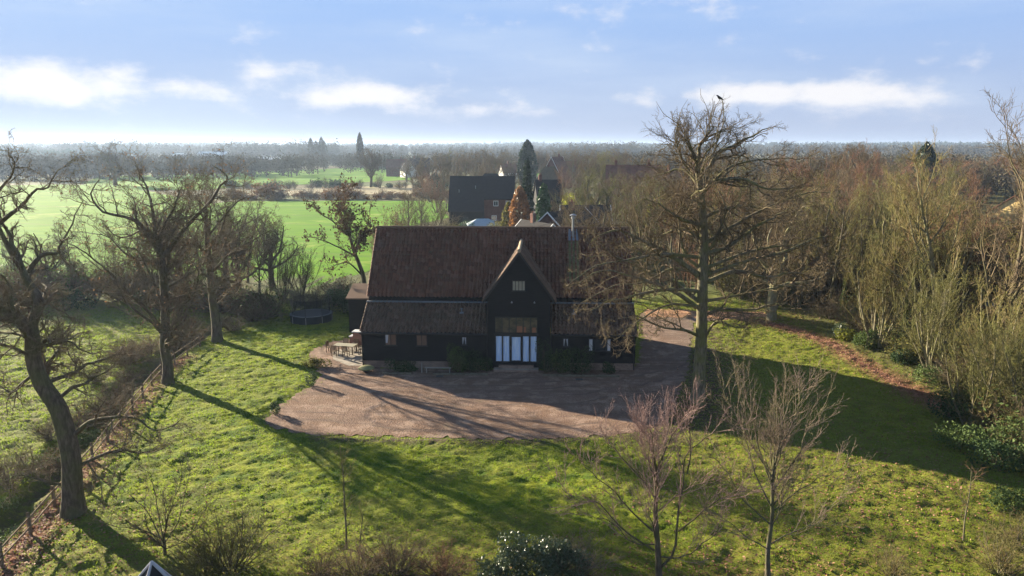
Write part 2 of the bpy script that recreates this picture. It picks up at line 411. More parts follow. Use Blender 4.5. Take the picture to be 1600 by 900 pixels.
lit = np.clip(1.15 - line_d(GX, GY, LEAFSTRIP) / 1.5, 0, 1)
lit = np.maximum(lit, np.clip(1.2 - np.abs(line_d(GX, GY, FENCE[:8])) / 1.1, 0, 1) * .9)
lit = np.maximum(lit, np.clip(1.1 - line_d(GX, GY, [(4, 25.5), (12, 26), (-8, 25)]) / 2.2, 0, 1) * .7)
a = me.attributes.new('litter', 'FLOAT', 'POINT'); a.data.foreach_set('value', lit.ravel().astype(np.float32))
mud = np.clip(1.2 - line_d(GX, GY, gp([(1010, 676), (1090, 655), (1100, 600), (1100, 520)])) / 3.0, 0, 1)
mud = np.maximum(mud, np.clip(1.3 - line_d(GX, GY, gp([(500, 686), (640, 690), (760, 692), (870, 690), (960, 684)])) / .8, 0, 1))
mud = np.maximum(mud, np.clip(1.2 - ditch_d(GX, GY) / 1.0, 0, 1) * .8)
a = me.attributes.new('mud', 'FLOAT', 'POINT'); a.data.foreach_set('value', mud.ravel().astype(np.float32))
tag(link('ground', me), kind='structure')

def sheet(name, poly, z, m, step=.5, edge=.18, seed=5):
    """flat sheet with an uneven edge"""
    pts = []
    q = np.array(poly, float); r = np.random.default_rng(seed)
    for a, b in zip(q, np.roll(q, -1, 0)):
        n = max(1, int(np.hypot(*(b - a)) / step)); d = (b - a) / max(np.hypot(*(b - a)), 1e-6); nn = np.array([-d[1], d[0]])
        for i in range(n): pts.append(a + (b - a) * i / n + nn * r.normal(0, edge))
    mb = MB(); mb.poly([(x, y, z) for x, y in pts]); o = mb.build(name, m)
    return o
def gravel_b(K):
    X, Y, Z = K.xyz(K.geo())
    fine = K.noise(16, 4, .8); v = K.vor(9, out=0); big = K.noise(.35, 5, .6)
    c = K.mix(K.mr(fine, .3, .7), (.075, .047, .034), (.275, .178, .130))
    c = K.mix(K.mr(big, .44, .56, 0, .75), c, (.155, .095, .062)); c = K.mix(K.mr(K.noise(.8, 5, .7), .50, .60, 0, .6), c, (.33, .235, .175))
    c = K.mix(K.mr(K.noise(1.6, 6, .7), .52, .68, 0, .55), c, (.15, .105, .085))
    dx_ = K.m('ADD', X, 3.0); dy_ = K.m('MULTIPLY', K.m('SUBTRACT', Y, 70.0), 1.15); rad = K.m('SQRT', K.m('ADD', K.m('MULTIPLY', dx_, dx_), K.m('MULTIPLY', dy_, dy_)))
    rad = K.m('ADD', rad, K.m('MULTIPLY', K.noise(.25, 2), 3.0)); fr_ = K.m('ABSOLUTE', K.m('SUBTRACT', K.m('FRACT', K.m('DIVIDE', rad, 1.7)), .5))
    tk = K.m('MULTIPLY', K.mr(fr_, .13, .03), K.mr(K.noise(.22, 4, .6), .42, .55)); c = K.mix(K.m('MULTIPLY', tk, .75), c, (.10, .07, .055))
    c = K.mix(K.mr(K.noise(1.1, 6, .8), .50, .62, 0, .5), c, (.30, .205, .15))
    # tyre tracks curving through the gravel
    tr = K.noise(1.0, 3, .5, K.scale(K.geo(), .12, 1.6, 1)); c = K.mix(K.mr(tr, .52, .62, 0, .6), c, (.12, .08, .06))
    c = K.mix(K.mr(K.noise(.55, 6, .75), .56, .66, 0, .5), c, (.11, .085, .055))
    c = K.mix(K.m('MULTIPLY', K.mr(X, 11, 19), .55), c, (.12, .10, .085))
    return K.bsdf(c, .95, .1, 0.0, K.m('ADD', K.m('MULTIPLY', fine, .5), K.m('MULTIPLY', v, .8)), .7, .06)
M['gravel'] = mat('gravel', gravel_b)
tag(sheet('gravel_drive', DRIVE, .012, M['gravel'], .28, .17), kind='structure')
def lane_b(K):
    c = K.mix(K.mr(K.noise(3, 5, .7), .35, .65), (.24, .12, .065), (.40, .24, .14)); return K.bsdf(c, .95, .1)
M['lane'] = mat('leafy_lane', lane_b)
tag(sheet('path', gp([(1012, 483), (1100, 484), (1200, 487), (1255, 497), (1225, 507), (1190, 503), (1110, 498), (1010, 495)]), .030, M['lane'], .6, .15), kind='structure')

def field_mat(name, c1, c2, dist=90.0):
    def b(K):
        st = K.noise(.35, 4, .6, K.scale(K.geo(), .25, 1, 1)); f = K.noise(.018, 4, .6)
        c = K.mix(K.mr(st, .35, .65), c1, c2); c = K.mix(K.mr(f, .45, .65, 0, .45), c, tuple(x * .8 for x in c1))
        X, Y, Z = K.xyz(K.geo()); ln = K.m('ABSOLUTE', K.m('SUBTRACT', K.m('FRACT', K.m('DIVIDE', K.m('ADD', K.m('ADD', K.m('MULTIPLY', X, .35), Y), K.m('MULTIPLY', f, 10.0)), 21.0)), .5))
        ln2 = K.m('ABSOLUTE', K.m('SUBTRACT', ln, .03)); c = K.mix(K.mr(ln2, .008, .022, .55, 0), c, (.10, .12, .03))
        c = K.mix(K.mr(K.noise(.05, 5, .7), .55, .66, 0, .6), c, (.24, .29, .06))
        c = K.mix(K.mr(K.noise(1.8, 4, .7), .60, .72, 0, .4), c, (.13, .11, .04))
        return K.bsdf(c, .95, .05)
    return mat(name, b)
M['crop'] = field_mat('young_green_crop', (.068, .172, .0015), (.100, .212, .002))
M['stubble'] = field_mat('pale_stubble', (.26, .22, .14), (.34, .30, .20))
M['pasture'] = field_mat('dull_pasture', (.14, .17, .07), (.19, .19, .09))
tag(sheet('green_field', gp([(-900, 452), (-60, 452), (300, 452), (470, 452), (520, 446), (575, 425), (640, 355), (700, 340), (696, 314), (560, 314), (380, 315), (330, 318), (180, 290), (90, 288), (-120, 293), (-900, 320)]), .06, M['crop'], 8, .8), kind='structure')
tag(sheet('stubble_field', gp([(385, 306), (700, 303), (690, 289), (560, 292), (400, 297)]), .10, M['stubble'], 10, 1), kind='structure')
tag(sheet('green_field', gp([(120, 296), (300, 298), (390, 291), (560, 286), (640, 281), (652, 262), (560, 262), (420, 268), (300, 272), (150, 276)]), .14, M['crop'], 10, 1), kind='structure')
tag(sheet('pasture', gp([(1450, 258), (1800, 258), (1800, 240), (1450, 240)]), .5, M['pasture'], 60, 2), kind='structure')
tag(sheet('pasture', gp([(760, 276), (850, 276), (850, 262), (790, 262)]), .2, M['crop'], 10, 1), kind='structure')
tag(sheet('pasture', gp([(-300, 262), (250, 262), (250, 252), (-300, 252)]), .5, M['pasture'], 60, 2), kind='structure')

# ------------------------------------------------------------------ GRASS: tufts and fallen leaves
def scatter(rng, n, x0, x1, y0, y1): return rng.uniform(x0, x1, n), rng.uniform(y0, y1, n)
rng = np.random.default_rng(11)
def blade_b(K):
    c = grass_cols(K); c = K.mix(.40, c, (.19, .25, .014))
    c = K.mix(K.mr(K.noise(.9, 3), .4, .6, 0, .4), c, (.18, .20, .03))
    tcol = K.mix(.5, c, (.17, .27, .015))
    return K.leafy(c, .55, .55, .25, tcol)
M['grass'] = mat('grass_blades', blade_b)
bx, by = scatter(rng, 430000, -46, 36, 24, 82)
keep = (sdist(bx, by, DRIVE) > (vnoise(bx / .8, by / .8, 31) - .62) * 1.5) & (ditch_d(bx, by) > .7) & (np.abs(bx) < by * .72 + 2) & ~((bx > -12.3) & (bx < 10.5) & (by > 56.5) & (by < 69))
dens_ = vnoise(bx / .9, by / .7, 7) * .6 + vnoise(bx / .3, by / .3, 8) * .6
keep &= dens_ > rng.uniform(.25, .80, len(bx)); keep &= ~((bx > 29) & (by > 30) & (rng.random(len(bx)) < .6)) & (line_d(bx, by, LEAFSTRIP) > rng.uniform(0, 1.6, len(bx)))
bx = bx[keep]; by = by[keep]; bz = terrain(bx, by); n = len(bx)
hgt = (.035 + .075 * rng.random(n)) * (.7 + .6 * vnoise(bx / 1.1, by / 1.1, 9)); hgt = np.where(bx < -29, hgt * 1.5, hgt)
aa = rng.uniform(0, 2 * pi, n); wd = rng.uniform(.016, .040, n); tl = rng.normal(0, .05, (n, 2))
V = np.empty((n, 3, 3)); V[:, 0] = np.stack([bx - np.cos(aa) * wd, by - np.sin(aa) * wd, bz - .02], -1); V[:, 1] = np.stack([bx + np.cos(aa) * wd, by + np.sin(aa) * wd, bz - .02], -1); V[:, 2] = np.stack([bx + tl[:, 0], by + tl[:, 1], bz + hgt], -1)
tag(link('grass', mesh_from('grass', [(V.reshape(-1, 3), np.arange(n * 3).reshape(n, 3), 0)], False, [M['grass']])), 'short tufted grass of the lawn and paddock', 'grass', kind='stuff')
# fallen leaves
def litter_b(K):
    f = K.noise(3, 3, .6); c = K.mix(K.mr(f, .35, .65), (.16, .055, .040), (.34, .19, .12)); return K.leafy(c, .25, .7, .2)
M['litter'] = mat('fallen_leaves', litter_b)
pts = []
for (L, wdt, cnt) in ((LEAFSTRIP, 1.0, 5500), (FENCE[:8], .7, 5000), ([(-9, 25), (4, 25.5), (13, 26)], 2.0, 3500), (gp([(1100, 480), (1250, 500)]), 1.5, 1500), ([(12, 30), (24, 38)], 6.0, 5000), (gp([(1085, 640), (1110, 560)]), 2.0, 1500), ([(-16, 29), (-20, 33)], 3.0, 900)):
    L = np.array(L); sg = rng.integers(0, len(L) - 1, cnt); t = rng.random((cnt, 1)); p = L[sg] * (1 - t) + L[sg + 1] * t + rng.normal(0, wdt, (cnt, 2)); pts.append(p)
p = np.concatenate(pts); pz = terrain(p[:, 0], p[:, 1]); v, f = leaves(rng, np.stack([p[:, 0], p[:, 1], pz + .03], -1), .065, .01, .7)
tag(link('fallen_leaves', mesh_from('fallen_leaves', [(v, f, 0)], False, [M['litter']])), 'reddish brown fallen leaves strewn along wood edge and fence', 'leaves', kind='stuff')

# ------------------------------------------------------------------ THE BARN
def tiles_b(c1, c2, c3, sx=.33, sz=.38):
    def b(K):
        uv = K.n('ShaderNodeTexCoord').outputs['UV']
        v = K.n('ShaderNodeTexVoronoi'); 
        sn = K.n('ShaderNodeVectorMath', operation='SNAP'); K.l(uv, sn.inputs[0]); sn.inputs[1].default_value = (sx, sz, 1)
        wn_ = K.n('ShaderNodeTexWhiteNoise'); wn_.noise_dimensions = '2D'; K.l(sn.outputs[0], wn_.inputs[0]); r = wn_.outputs['Value']
        big = K.noise(.55, 5, .65, uv)
        c = K.mix(r, c1, c2); c = K.mix(K.mr(big, .42, .62, 0, .45), c, c3)
        c = K.mix(K.mr(K.noise(2.3, 5, .75, uv), .56, .70, 0, .8), c, (.12, .12, .075))
        c = K.mix(K.mr(r, .90, .97, 0, .3), c, (.20, .14, .11))
        return K.bsdf(c, .85, .2, 0.0, K.noise(18, 3, .6, uv), .4, .02)
    return b
M['pantile'] = mat('clay_pantiles', tiles_b((.100, .042, .025), (.185, .080, .046), (.12, .072, .045)))
M['pantile_low'] = mat('weathered_pantiles', tiles_b((.078, .046, .030), (.165, .095, .060), (.105, .080, .055)))
def board_b(base, hi):
    def b(K):
        X, Y, Z = K.xyz(K.obj()); o = K.obj()
        st = K.noise(3, 5, .7, K.scale(o, .4, .4, 14)); return K.bsdf(K.mix(K.mr(st, .35, .7), base, hi), .8, .12, 0.0, st, .4, .01)
    return b
M['board'] = mat('black_weatherboard', board_b((.009, .0095, .010), (.024, .024, .025)))
M['black'] = simple('black_paint', (.015, .016, .018), .5, .4)
def brick_b(c1, c2, mo, s=1.0):
    def b(K):
        o = K.obj(); X, Y, Z = K.xyz(o)
        cv = K.n('ShaderNodeCombineXYZ'); K.l(K.m('ADD', X, Y), cv.inputs[0]); K.l(Z, cv.inputs[1])
        br = K.n('ShaderNodeTexBrick'); K.l(cv.outputs[0], br.inputs['Vector']); K.l(c1, br.inputs['Color1']); K.l(c2, br.inputs['Color2']); K.l(mo, br.inputs['Mortar'])
        br.inputs['Scale'].default_value = 1.0; br.inputs['Brick Width'].default_value = .225 * s; br.inputs['Row Height'].default_value = .075 * s; br.inputs['Mortar Size'].default_value = .006 * s
        c = K.mix(K.mr(K.noise(1.2, 5, .6, o), .4, .65, 0, .5), br.outputs[0], tuple(x * .6 for x in c1)); return K.bsdf(c, .9, .15)
    return b
M['brick'] = mat('red_brick', brick_b((.24, .10, .07), (.32, .15, .10), (.3, .27, .22)))
M['plinth'] = mat('plinth_brick', brick_b((.20, .13, .10), (.28, .19, .14), (.3, .27, .22)))
M['brick_house'] = mat('house_brick', brick_b((.12, .050, .038), (.17, .070, .052), (.14, .11, .09)))
M['glass'] = mat('window_glass', lambda K: K.bsdf((.03, .035, .04), .08, .6))
M['white'] = simple('white_paint', (.78, .78, .76), .5, .3, 0, .15)
M['curtain'] = mat('pale_blue_curtain', lambda K: K.bsdf(K.mix(K.mr(K.noise(2.2, 3, .5, K.scale(K.obj(), 3, 1, .5)), .35, .65), (.50, .66, .88), (.66, .78, .92)), .8, .2))
M['curtain_white'] = simple('white_curtain', (.52, .54, .57), .8, .2, 0, .1)
M['blind'] = simple('tan_blind', (.20, .13, .09), .8, .1)
M['blind_pale'] = simple('cream_blind', (.40, .37, .28), .8, .1)
M['steel'] = simple('stainless_steel', (.32, .33, .34), .4, .5, .6, .25)
M['lead'] = simple('lead_sheet', (.16, .18, .21), .6, .3, 0, .3)
M['stone'] = simple('pale_stone', (.42, .37, .27), .9, .1, 0, .5)
M['timber'] = simple('weathered_timber', (.19, .14, .09), .9, .1, 0, .5)
M['bench'] = simple('pale_timber', (.30, .28, .24), .8, .2)
M['ridge_tile'] = simple('ridge_tiles', (.36, .28, .19), .9, .1, 0, .6, 5)

def roof_mesh(name, m, x0, x1, p0, p1, parent, tw=.33, row=.38, clipf=None, fine=6, thick=.05):
    """pantile slope from eave point p0=(y,z) to top point p1; corrugated rows that overlap"""
    L = math.hypot(p1[0] - p0[0], p1[1] - p0[1]); d = ((p1[0] - p0[0]) / L, (p1[1] - p0[1]) / L); nrm = (-d[1], d[0])
    W = x1 - x0; nc = max(2, int(W / tw) * fine); nr = max(1, int(round(L / row))); rw = L / nr
    u = np.linspace(0, W, nc + 1); vv = []; hh = []
    for i in range(nr): vv += [i * rw, (i + 1) * rw - .001]; hh += [.075, .012]
    vv = np.array(vv); hh = np.array(hh)
    U, Vv = np.meshgrid(u, vv); rr = np.random.default_rng(int(W * 100)); 
    wob = (vnoise(U / 2.5, Vv / 2, 21) - .5) * .10
    col_ = np.floor(U / tw).astype(int) & 255; rj = rr.random((256, nr + 1))[col_, np.minimum((Vv / rw + .001).astype(int), nr)]
    H = hh[:, None] + .078 * np.sin(U / tw * 2 * pi) + wob + (rj - .5) * .018
    X = x0 + U; Y = p0[0] + d[0] * Vv + nrm[0] * H; Z = p0[1] + d[1] * Vv + nrm[1] * H
    idx = np.arange(X.size).reshape(X.shape); F = np.stack([idx[:-1, :-1], idx[:-1, 1:], idx[1:, 1:], idx[1:, :-1]], -1).reshape(-1, 4)
    P = np.stack([X, Y, Z], -1).reshape(-1, 3); UVs = np.stack([U, Vv], -1).reshape(-1, 2)
    if clipf is not None:
        c = P[F].mean(1); kf = clipf(c); F = F[kf]
    me = mesh_from(name, [(P, F, 0)], False, [m]); uvl = me.uv_layers.new(name='UVMap'); uvl.data.foreach_set('uv', UVs[F.ravel()].astype(np.float32).ravel())
    return link(name, me, parent)

def boards(name, x0, x1, z0, z1, y, parent, m, h=.23, holes=()):
    """horizontal lapped boards on a wall facing -y, cut round the openings"""
    mb = MB(); z = z0
    while z < z1 - .01:
        zt = min(z + h, z1); segs = [(x0, x1)]
        for hx0, hx1, hz0, hz1 in holes:
            if zt > hz0 + .02 and z < hz1 - .02:
                ns = []
                for a, b in segs:
                    if hx1 <= a or hx0 >= b: ns.append((a, b)); continue
                    if hx0 > a: ns.append((a, hx0))
                    if hx1 < b: ns.append((hx1, b))
                segs = ns
        for a, b in segs:
            if b - a > .02: mb.prism([(y - .06, z), (y, z), (y, zt + .0), (y - .006, zt)], a, b, 'x')
        z += h
    return mb.build(name, m, parent)

BARN_RZ = R(-2.3)
barn = empty('barn', (-12.2, 57.45, 0), BARN_RZ)
tag(barn, 'large black weatherboarded barn house under a red pantile roof with central gabled porch', 'barn')
W_ = 22.1; PX0, PX1, PXC = 10.27, 15.29, 12.78
EZ, LY, LZ = 3.15, 2.9, 5.0              # lean-to eave height, depth, top
ME = (2.62, 5.38); MR = (7.2, 10.72)     # main eave, ridge
wins = [(1.9, 2.85, 1.9, 2.85, 'blind', 'two'), (4.45, 5.35, 1.88, 2.82, 'blind', 'two'), (8.15, 8.55, 2.0, 2.7, 'curt', 'one'), (16.3, 16.75, 1.95, 2.65, 'curt', 'one'), (18.35, 20.15, 1.6, 2.65, 'curtw', 'three')]
holes = [w_[:4] for w_ in wins]
mb = MB(); mb.box(0.02, PX0 + .02, .04, .10, .02, .62).box(PX1 - .02, W_ - .02, .04, .10, .02, .62).box(.04, .10, .1, 11.7, .02, .60).box(W_ - .10, W_ - .04, .1, 11.7, .02, .60); mb.build('plinth', M['plinth'], barn)
boards('wall', 0.0, PX0, .62, EZ - .02, .04, barn, M['board'], holes=holes)
boards('wall', PX1, W_, .62, EZ - .02, .04, barn, M['board'], holes=holes)
# backing shell behind the boards with the openings left free, gable ends and rear
mb = MB()
def backing(x0, x1, z0, z1, y, hs):
    xs_ = sorted({x0, x1} | {h[0] for h in hs if x0 < h[0] < x1} | {h[1] for h in hs if x0 < h[1] < x1})
    for a, b in zip(xs_[:-1], xs_[1:]):
        hh = [h for h in hs if h[0] <= a + 1e-6 and h[1] >= b - 1e-6]
        if hh: mb.box(a, b, y, y + .12, z0, hh[0][2]); mb.box(a, b, y, y + .12, hh[0][3], z1)
        else: mb.box(a, b, y, y + .12, z0, z1)
backing(.02, PX0, .6, EZ - .03, .045, [h for h in holes if h[0] < PX0]); backing(PX1, W_ - .02, .6, EZ - .03, .045, [h for h in holes if h[0] > PX0])
mb.box(.03, PX0, LY, LY + .15, LZ - .1, 5.55); mb.box(PX1, W_ - .03, LY, LY + .15, LZ - .1, 5.55)
prof = [(.1, .6), (11.78, .6), (11.78, 5.3), (7.2, 10.55), (2.95, 5.55), (2.9, 4.9), (.1, 3.1)]
mb.prism(prof, .02, .16, 'x'); mb.prism(prof, W_ - .16, W_ - .02, 'x'); mb.box(.16, W_ - .16, 11.62, 11.76, .6, 5.3)
mb.build('wall', M['board'], barn)
boards('wall', 0.02, PX0 - .3, LZ - .02, 5.5, LY - .01, barn, M['board']); boards('wall', PX1 + .3, W_ - .02, LZ - .02, 5.5, LY - .01, barn, M['board'])

# porch outline: front gable
PA = 9.72; PE = 5.72; PHW = 2.86
pitch_p = (PA - PE) / PHW
def porch_z(x): return PA - abs(x - PXC) * pitch_p
mainp = (MR[1] - ME[1]) / (MR[0] - ME[0])
def clip_main(c): return ~((np.abs(c[:, 0] - PXC) < PHW - .02) & (c[:, 2] < PA - np.abs(c[:, 0] - PXC) * pitch_p - .02))
main = roof_mesh('roof', M['pantile'], -.12, W_ + .12, ME, MR, barn, clipf=clip_main)
rear = roof_mesh('roof', M['pantile'], -.12, W_ + .12, (11.95, 5.2), MR, barn, fine=2)
mb = MB(); mb.rod([(-.12, 7.2, 10.74), (W_ + .12, 7.2, 10.74)], .13, 10); mb.build('ridge', M['pantile_low'], main)
# moss streak under the flue, with its lead flashing
mb = MB(); sl = math.hypot(ME[0] - MR[0], ME[1] - MR[1])
def on_main(t, off=.1): 
    d = ((MR[0] - ME[0]) / sl, (MR[1] - ME[1]) / sl); return (ME[0] + d[0] * t - d[1] * off, ME[1] + d[1] * t + d[0] * off)
a0 = on_main(sl - 1.35, .11); a1 = on_main(sl - .15, .11)
mb.poly([(16.75, *a0), (17.75, *a0), (17.6, *a1), (16.9, *a1)]); mb.build('flashing', M['lead'], main)
M['moss'] = simple('mossy_tiles', (.13, .125, .06), .95, .05, 0, .5, 4)
mb = MB(); a0 = on_main(1.6, .10); a1 = on_main(sl - 1.4, .10); mb.poly([(16.7, *a0), (17.75, *a0), (17.7, *a1), (16.75, *a1)]); mb.build('moss', M['moss'], main)
# flue
fx = 17.25; fl = MB(); fy = 6.55
fl.rod([(fx, fy, 9.8), (fx, fy, 11.7)], .105, 14); flo = fl.build('flue', M['steel'], barn, True)
fc = MB(); fc.lathe([(.11, 11.62), (.17, 11.64), (.17, 11.78), (.11, 11.8)], fx, fy); fc.lathe([(.30, 11.90), (.30, 11.94), (.05, 12.04), (0.0, 12.04)], fx, fy); fc.lathe([(0.0, 11.89), (.30, 11.90)], fx, fy)
for k in range(4): fc.rod([(fx + .15 * cos(k * pi / 2), fy + .15 * sin(k * pi / 2), 11.75), (fx + .15 * cos(k * pi / 2), fy + .15 * sin(k * pi / 2), 11.92)], .012, 5)
fc.build('cowl', M['steel'], flo, False)

# lean-to roofs
def lean(x0, x1):
    r_ = roof_mesh('roof', M['pantile_low'], x0, x1, (-.28, EZ - .12), (LY + .02, LZ), barn)
    q = MB(); q.box(x0, x1, LY - .32, LY - .02, LZ - .08, LZ + .03); q.build('flashing', M['lead'], r_)
    q = MB(); q.box(x0 + .05, x1 - .05, -.21, .02, EZ - .30, EZ - .16); q.build('fascia', M['black'], r_)
    q = MB(); q.rod([(x0, -.34, EZ - .16), (x1, -.34, EZ - .17)], .06, 8); q.build('gutter', M['black'], r_, True)
    return r_
leanL = lean(-.12, PX0 + .0); leanR = lean(PX1, W_ + .12)
def on_lean(t, off):
    L = math.hypot(LY + .28, LZ - EZ + .12); d = ((LY + .28) / L, (LZ - EZ + .12) / L); return (-.28 + d[0] * t - d[1] * off, EZ - .12 + d[1] * t + d[0] * off)
for x, par in ((8.0, leanL), (17.2, leanR)):      # small lead-skirted roof vents
    y, z = on_lean(2.3, .08); q = MB(); q.box(x - .16, x + .16, y - .16, y + .16, z - .06, z + .05); q.rod([(x, y, z), (x, y, z + .34)], .05, 8); q.lathe([(.09, z + .30), (.09, z + .37), (0, z + .39)], x, y, 10)
    q.build('roof_vent', M['lead'], par)
# downpipes
for x in (.06, W_ - .1): q = MB(); q.rod([(x, -.30, EZ - .2), (x, -.12, EZ - .5), (x, -.10, .1)], .045, 8); q.build('downpipe', M['black'], barn, True)
for x, s in ((PX0 - .06, 1), (PX1 + .08, -1)): q = MB(); q.rod([(x, -.26, 5.4), (x, -.26, 3.3), (x, -.10, 3.0), (x, -.10, .1)], .045, 8); q.build('downpipe', M['black'], barn, True)

def window(x0, x1, z0, z1, y, parent, kind, bars, dep=.05):
    q = MB(); f = .055; b0 = y - dep
    q.box(x0, x1, b0, y + .05, z1 - f, z1).box(x0, x1, b0, y + .05, z0, z0 + f).box(x0, x0 + f, b0, y + .05, z0 + f, z1 - f).box(x1 - f, x1, b0, y + .05, z0 + f, z1 - f)
    nb = {'one': 0, 'two': 1, 'three': 2, 'four': 3}[bars]
    for i in range(nb): xm = x0 + (x1 - x0) * (i + 1) / (nb + 1); q.box(xm - .025, xm + .025, b0 + .01, y + .045, z0 + f, z1 - f)
    q.box(x0 - .05, x1 + .05, b0 - .04, y + .02, z0 - .05, z0 - .003)
    fr = q.build('window', M['black'], parent)
    q = MB(); q.box(x0 + f, x1 - f, y + .0, y + .012, z0 + f, z1 - f)
    gm = M['glass']
    if kind == 'blind': gm = M['blind']
    if kind == 'blindp': gm = M['blind_pale']
    q.build('pane', gm, fr)
    xi0, xi1, zi0, zi1 = x0 + f, x1 - f, z0 + f, z1 - f
    if kind == 'blind' and x0 < 3:
        q = MB(); q.add([(xi0, y - .006, zi0 + .15), (xi0 + .14, y - .006, zi0 + .15), (xi0 + .24, y - .006, zi1), (xi0, y - .006, zi1)], [(0, 1, 2, 3)]); q.build('curtain', M['curtain_white'], fr)
    if kind == 'curt':
        for s in (0, 1):
            xa = xi0 if s == 0 else xi1; k = 1 if s == 0 else -1; q = MB(); q.add([(xa, y - .006, zi0), (xa + k * .05, y - .006, zi0 + .02), (xa + k * .09, y - .006, zi0 + .3), (xa + k * .13, y - .006, zi1), (xa, y - .006, zi1)], [(0, 1, 2, 3, 4) if k > 0 else (4, 3, 2, 1, 0)]); q.build('curtain', M['curtain_white'], fr)
    if kind == 'curtw':
        for a, b in ((xi0, xi0 + .26), (xi1 - .22, xi1)): q = MB(); q.box(a, b, y - .012, y - .004, zi0, zi1); q.build('curtain', M['curtain_white'], fr)
    return fr
for x0, x1, z0, z1, kd, br in wins: window(x0, x1, z0, z1, .04, barn, kd, br)

# porch: side walls, front boards, glazing, doors
PY = -.05
GL = (10.85, 14.25, 3.02, 4.38); DR = (10.85, 14.25, .62, 2.86); GW = (12.22, 13.28, 6.5, 7.35)
poh = [GL, (DR[0], DR[1], DR[2], DR[3]), GW]
mb = MB(); z = .55; zs = []
bx0, bx1 = PXC - 2.5, PXC + 2.5
while z < PA - .3:                                    # boards stepping up the gable
    zt = z + .19; hw = min(2.5, (PA - .12 - zt) / pitch_p + .02)
    if hw > .05:
        segs = [(PXC - hw, PXC + hw)]
        for h in poh:
            if zt > h[2] + .02 and z < h[3] - .02: segs = [s for a, b in segs for s in ((a, h[0]), (h[1], b)) if s[1] - s[0] > .02]
        for a, b in segs: mb.prism([(PY - .035, z), (PY, z), (PY, zt), (PY - .008, zt)], a, b, 'x')
    z = zt
# solid backing of the gable around the openings
def pback(x0, x1, z0, z1): mb.box(x0, x1, PY + .003, PY + .12, z0, z1)
pback(bx0, GL[0], .1, 5.6); pback(GL[1], bx1, .1, 5.6); pback(GL[0], GL[1], .1, DR[2]); pback(GL[0], GL[1], DR[3], GL[2]); pback(GL[0], GL[1], GL[3], 5.6)
mb.add([(PXC - 2.5, PY + .004, 5.6), (PXC + 2.5, PY + .004, 5.6), (PXC + 2.2, PY + .004, 6.5), (PXC - 2.2, PY + .004, 6.5)], [(0, 1, 2, 3)])
hw2 = (PA - .15 - 6.5) / pitch_p; hw3 = (PA - .15 - 7.35) / pitch_p
mb.add([(PXC - hw2, PY + .004, 6.5), (GW[0], PY + .004, 6.5), (GW[0], PY + .004, 7.35), (PXC - hw3, PY + .004, 7.35)], [(0, 1, 2, 3)])
mb.add([(GW[1], PY + .004, 6.5), (PXC + hw2, PY + .004, 6.5), (PXC + hw3, PY + .004, 7.35), (GW[1], PY + .004, 7.35)], [(0, 1, 2, 3)])
mb.add([(PXC - hw3, PY + .004, 7.35), (PXC + hw3, PY + .004, 7.35), (PXC, PY + .004, PA - .15)], [(0, 1, 2)])
for x in (bx0, bx1 - .1): mb.prism([(PY + .12, .1), (2.9, .1), (2.9, 5.6), (PY + .12, 5.6)], x, x + .1, 'x')
mb.build('porch_wall', M['board'], barn)
# porch roof slopes running back into the main roof: local frame turned so the eave runs along y
def porch_slope(sgn):
    L = math.hypot(PHW, PA - PE); fr = empty('tmp'); 
    yb = lambda zz: ME[0] + (zz - ME[1]) / mainp
    tw, row = .27, .32; Wd = 7.2; nc = int(Wd / tw) * 4; nr = int(L / row); rw = L / nr
    u = np.linspace(0, Wd, nc + 1); vv = []; hh = []
    for i in range(nr): vv += [i * rw, (i + 1) * rw - .001]; hh += [.045, .012]
    U, Vv = np.meshgrid(u, np.array(vv)); H = np.array(hh)[:, None] + .04 * np.sin(U / tw * 2 * pi)
    d = (-sgn * PHW / L, (PA - PE) / L); nn = (sgn * (PA - PE) / L, PHW / L)
    X = PXC + sgn * (PHW + .06) + d[0] * Vv + nn[0] * H; Z = PE - .06 + d[1] * Vv + nn[1] * H; Y = PY - .28 + U
    idx = np.arange(X.size).reshape(X.shape); F = np.stack([idx[:-1, :-1], idx[:-1, 1:], idx[1:, 1:], idx[1:, :-1]], -1).reshape(-1, 4)
    P = np.stack([X, Y, Z], -1).reshape(-1, 3); c = P[F].mean(1); F = F[c[:, 1] < ME[0] + (c[:, 2] - ME[1]) / mainp + .35]
    me = mesh_from('porch_roof', [(P, F, 0)], False, [M['pantile_low']]); uvl = me.uv_layers.new(name='UVMap'); uvl.data.foreach_set('uv', np.stack([U, Vv], -1).reshape(-1, 2)[F.ravel()].astype(np.float32).ravel())
    bpy.data.objects.remove(fr); return link('porch_roof', me, barn)
porch_slope(-1); pr = porch_slope(1)
q = MB(); q.rod([(PXC, PY - .30, PA + .03), (PXC, 6.45, PA + .03)], .15, 10)
q.build('ridge', M['ridge_tile'], pr, True)
for s in (-1, 1):                                       # barge boards
    q = MB(); q.add([(PXC, PY - .26, PA - .02), (PXC + s * (PHW + .05), PY - .26, PE - .08), (PXC + s * (PHW + .05), PY - .26, PE - .30), (PXC, PY - .26, PA - .27),
           (PXC, PY - .22, PA - .02), (PXC + s * (PHW + .05), PY - .22, PE - .08), (PXC + s * (PHW + .05), PY - .22, PE - .30), (PXC, PY - .22, PA - .27)], [(0, 1, 2, 3), (7, 6, 5, 4), (0, 4, 5, 1), (3, 2, 6, 7), (1, 5, 6, 2)])
    q.build('barge_board', M['black'], barn)
    q = MB(); q.add([(PXC, PY - .28, PA + .06), (PXC + s * (PHW + .09), PY - .28, PE - .03), (PXC + s * (PHW + .09), PY - .28, PE - .075), (PXC, PY - .28, PA + .0)], [(0, 1, 2, 3)]); q.build('verge', M['timber'], barn)
window(*GW, PY, barn, 'blindp', 'four')
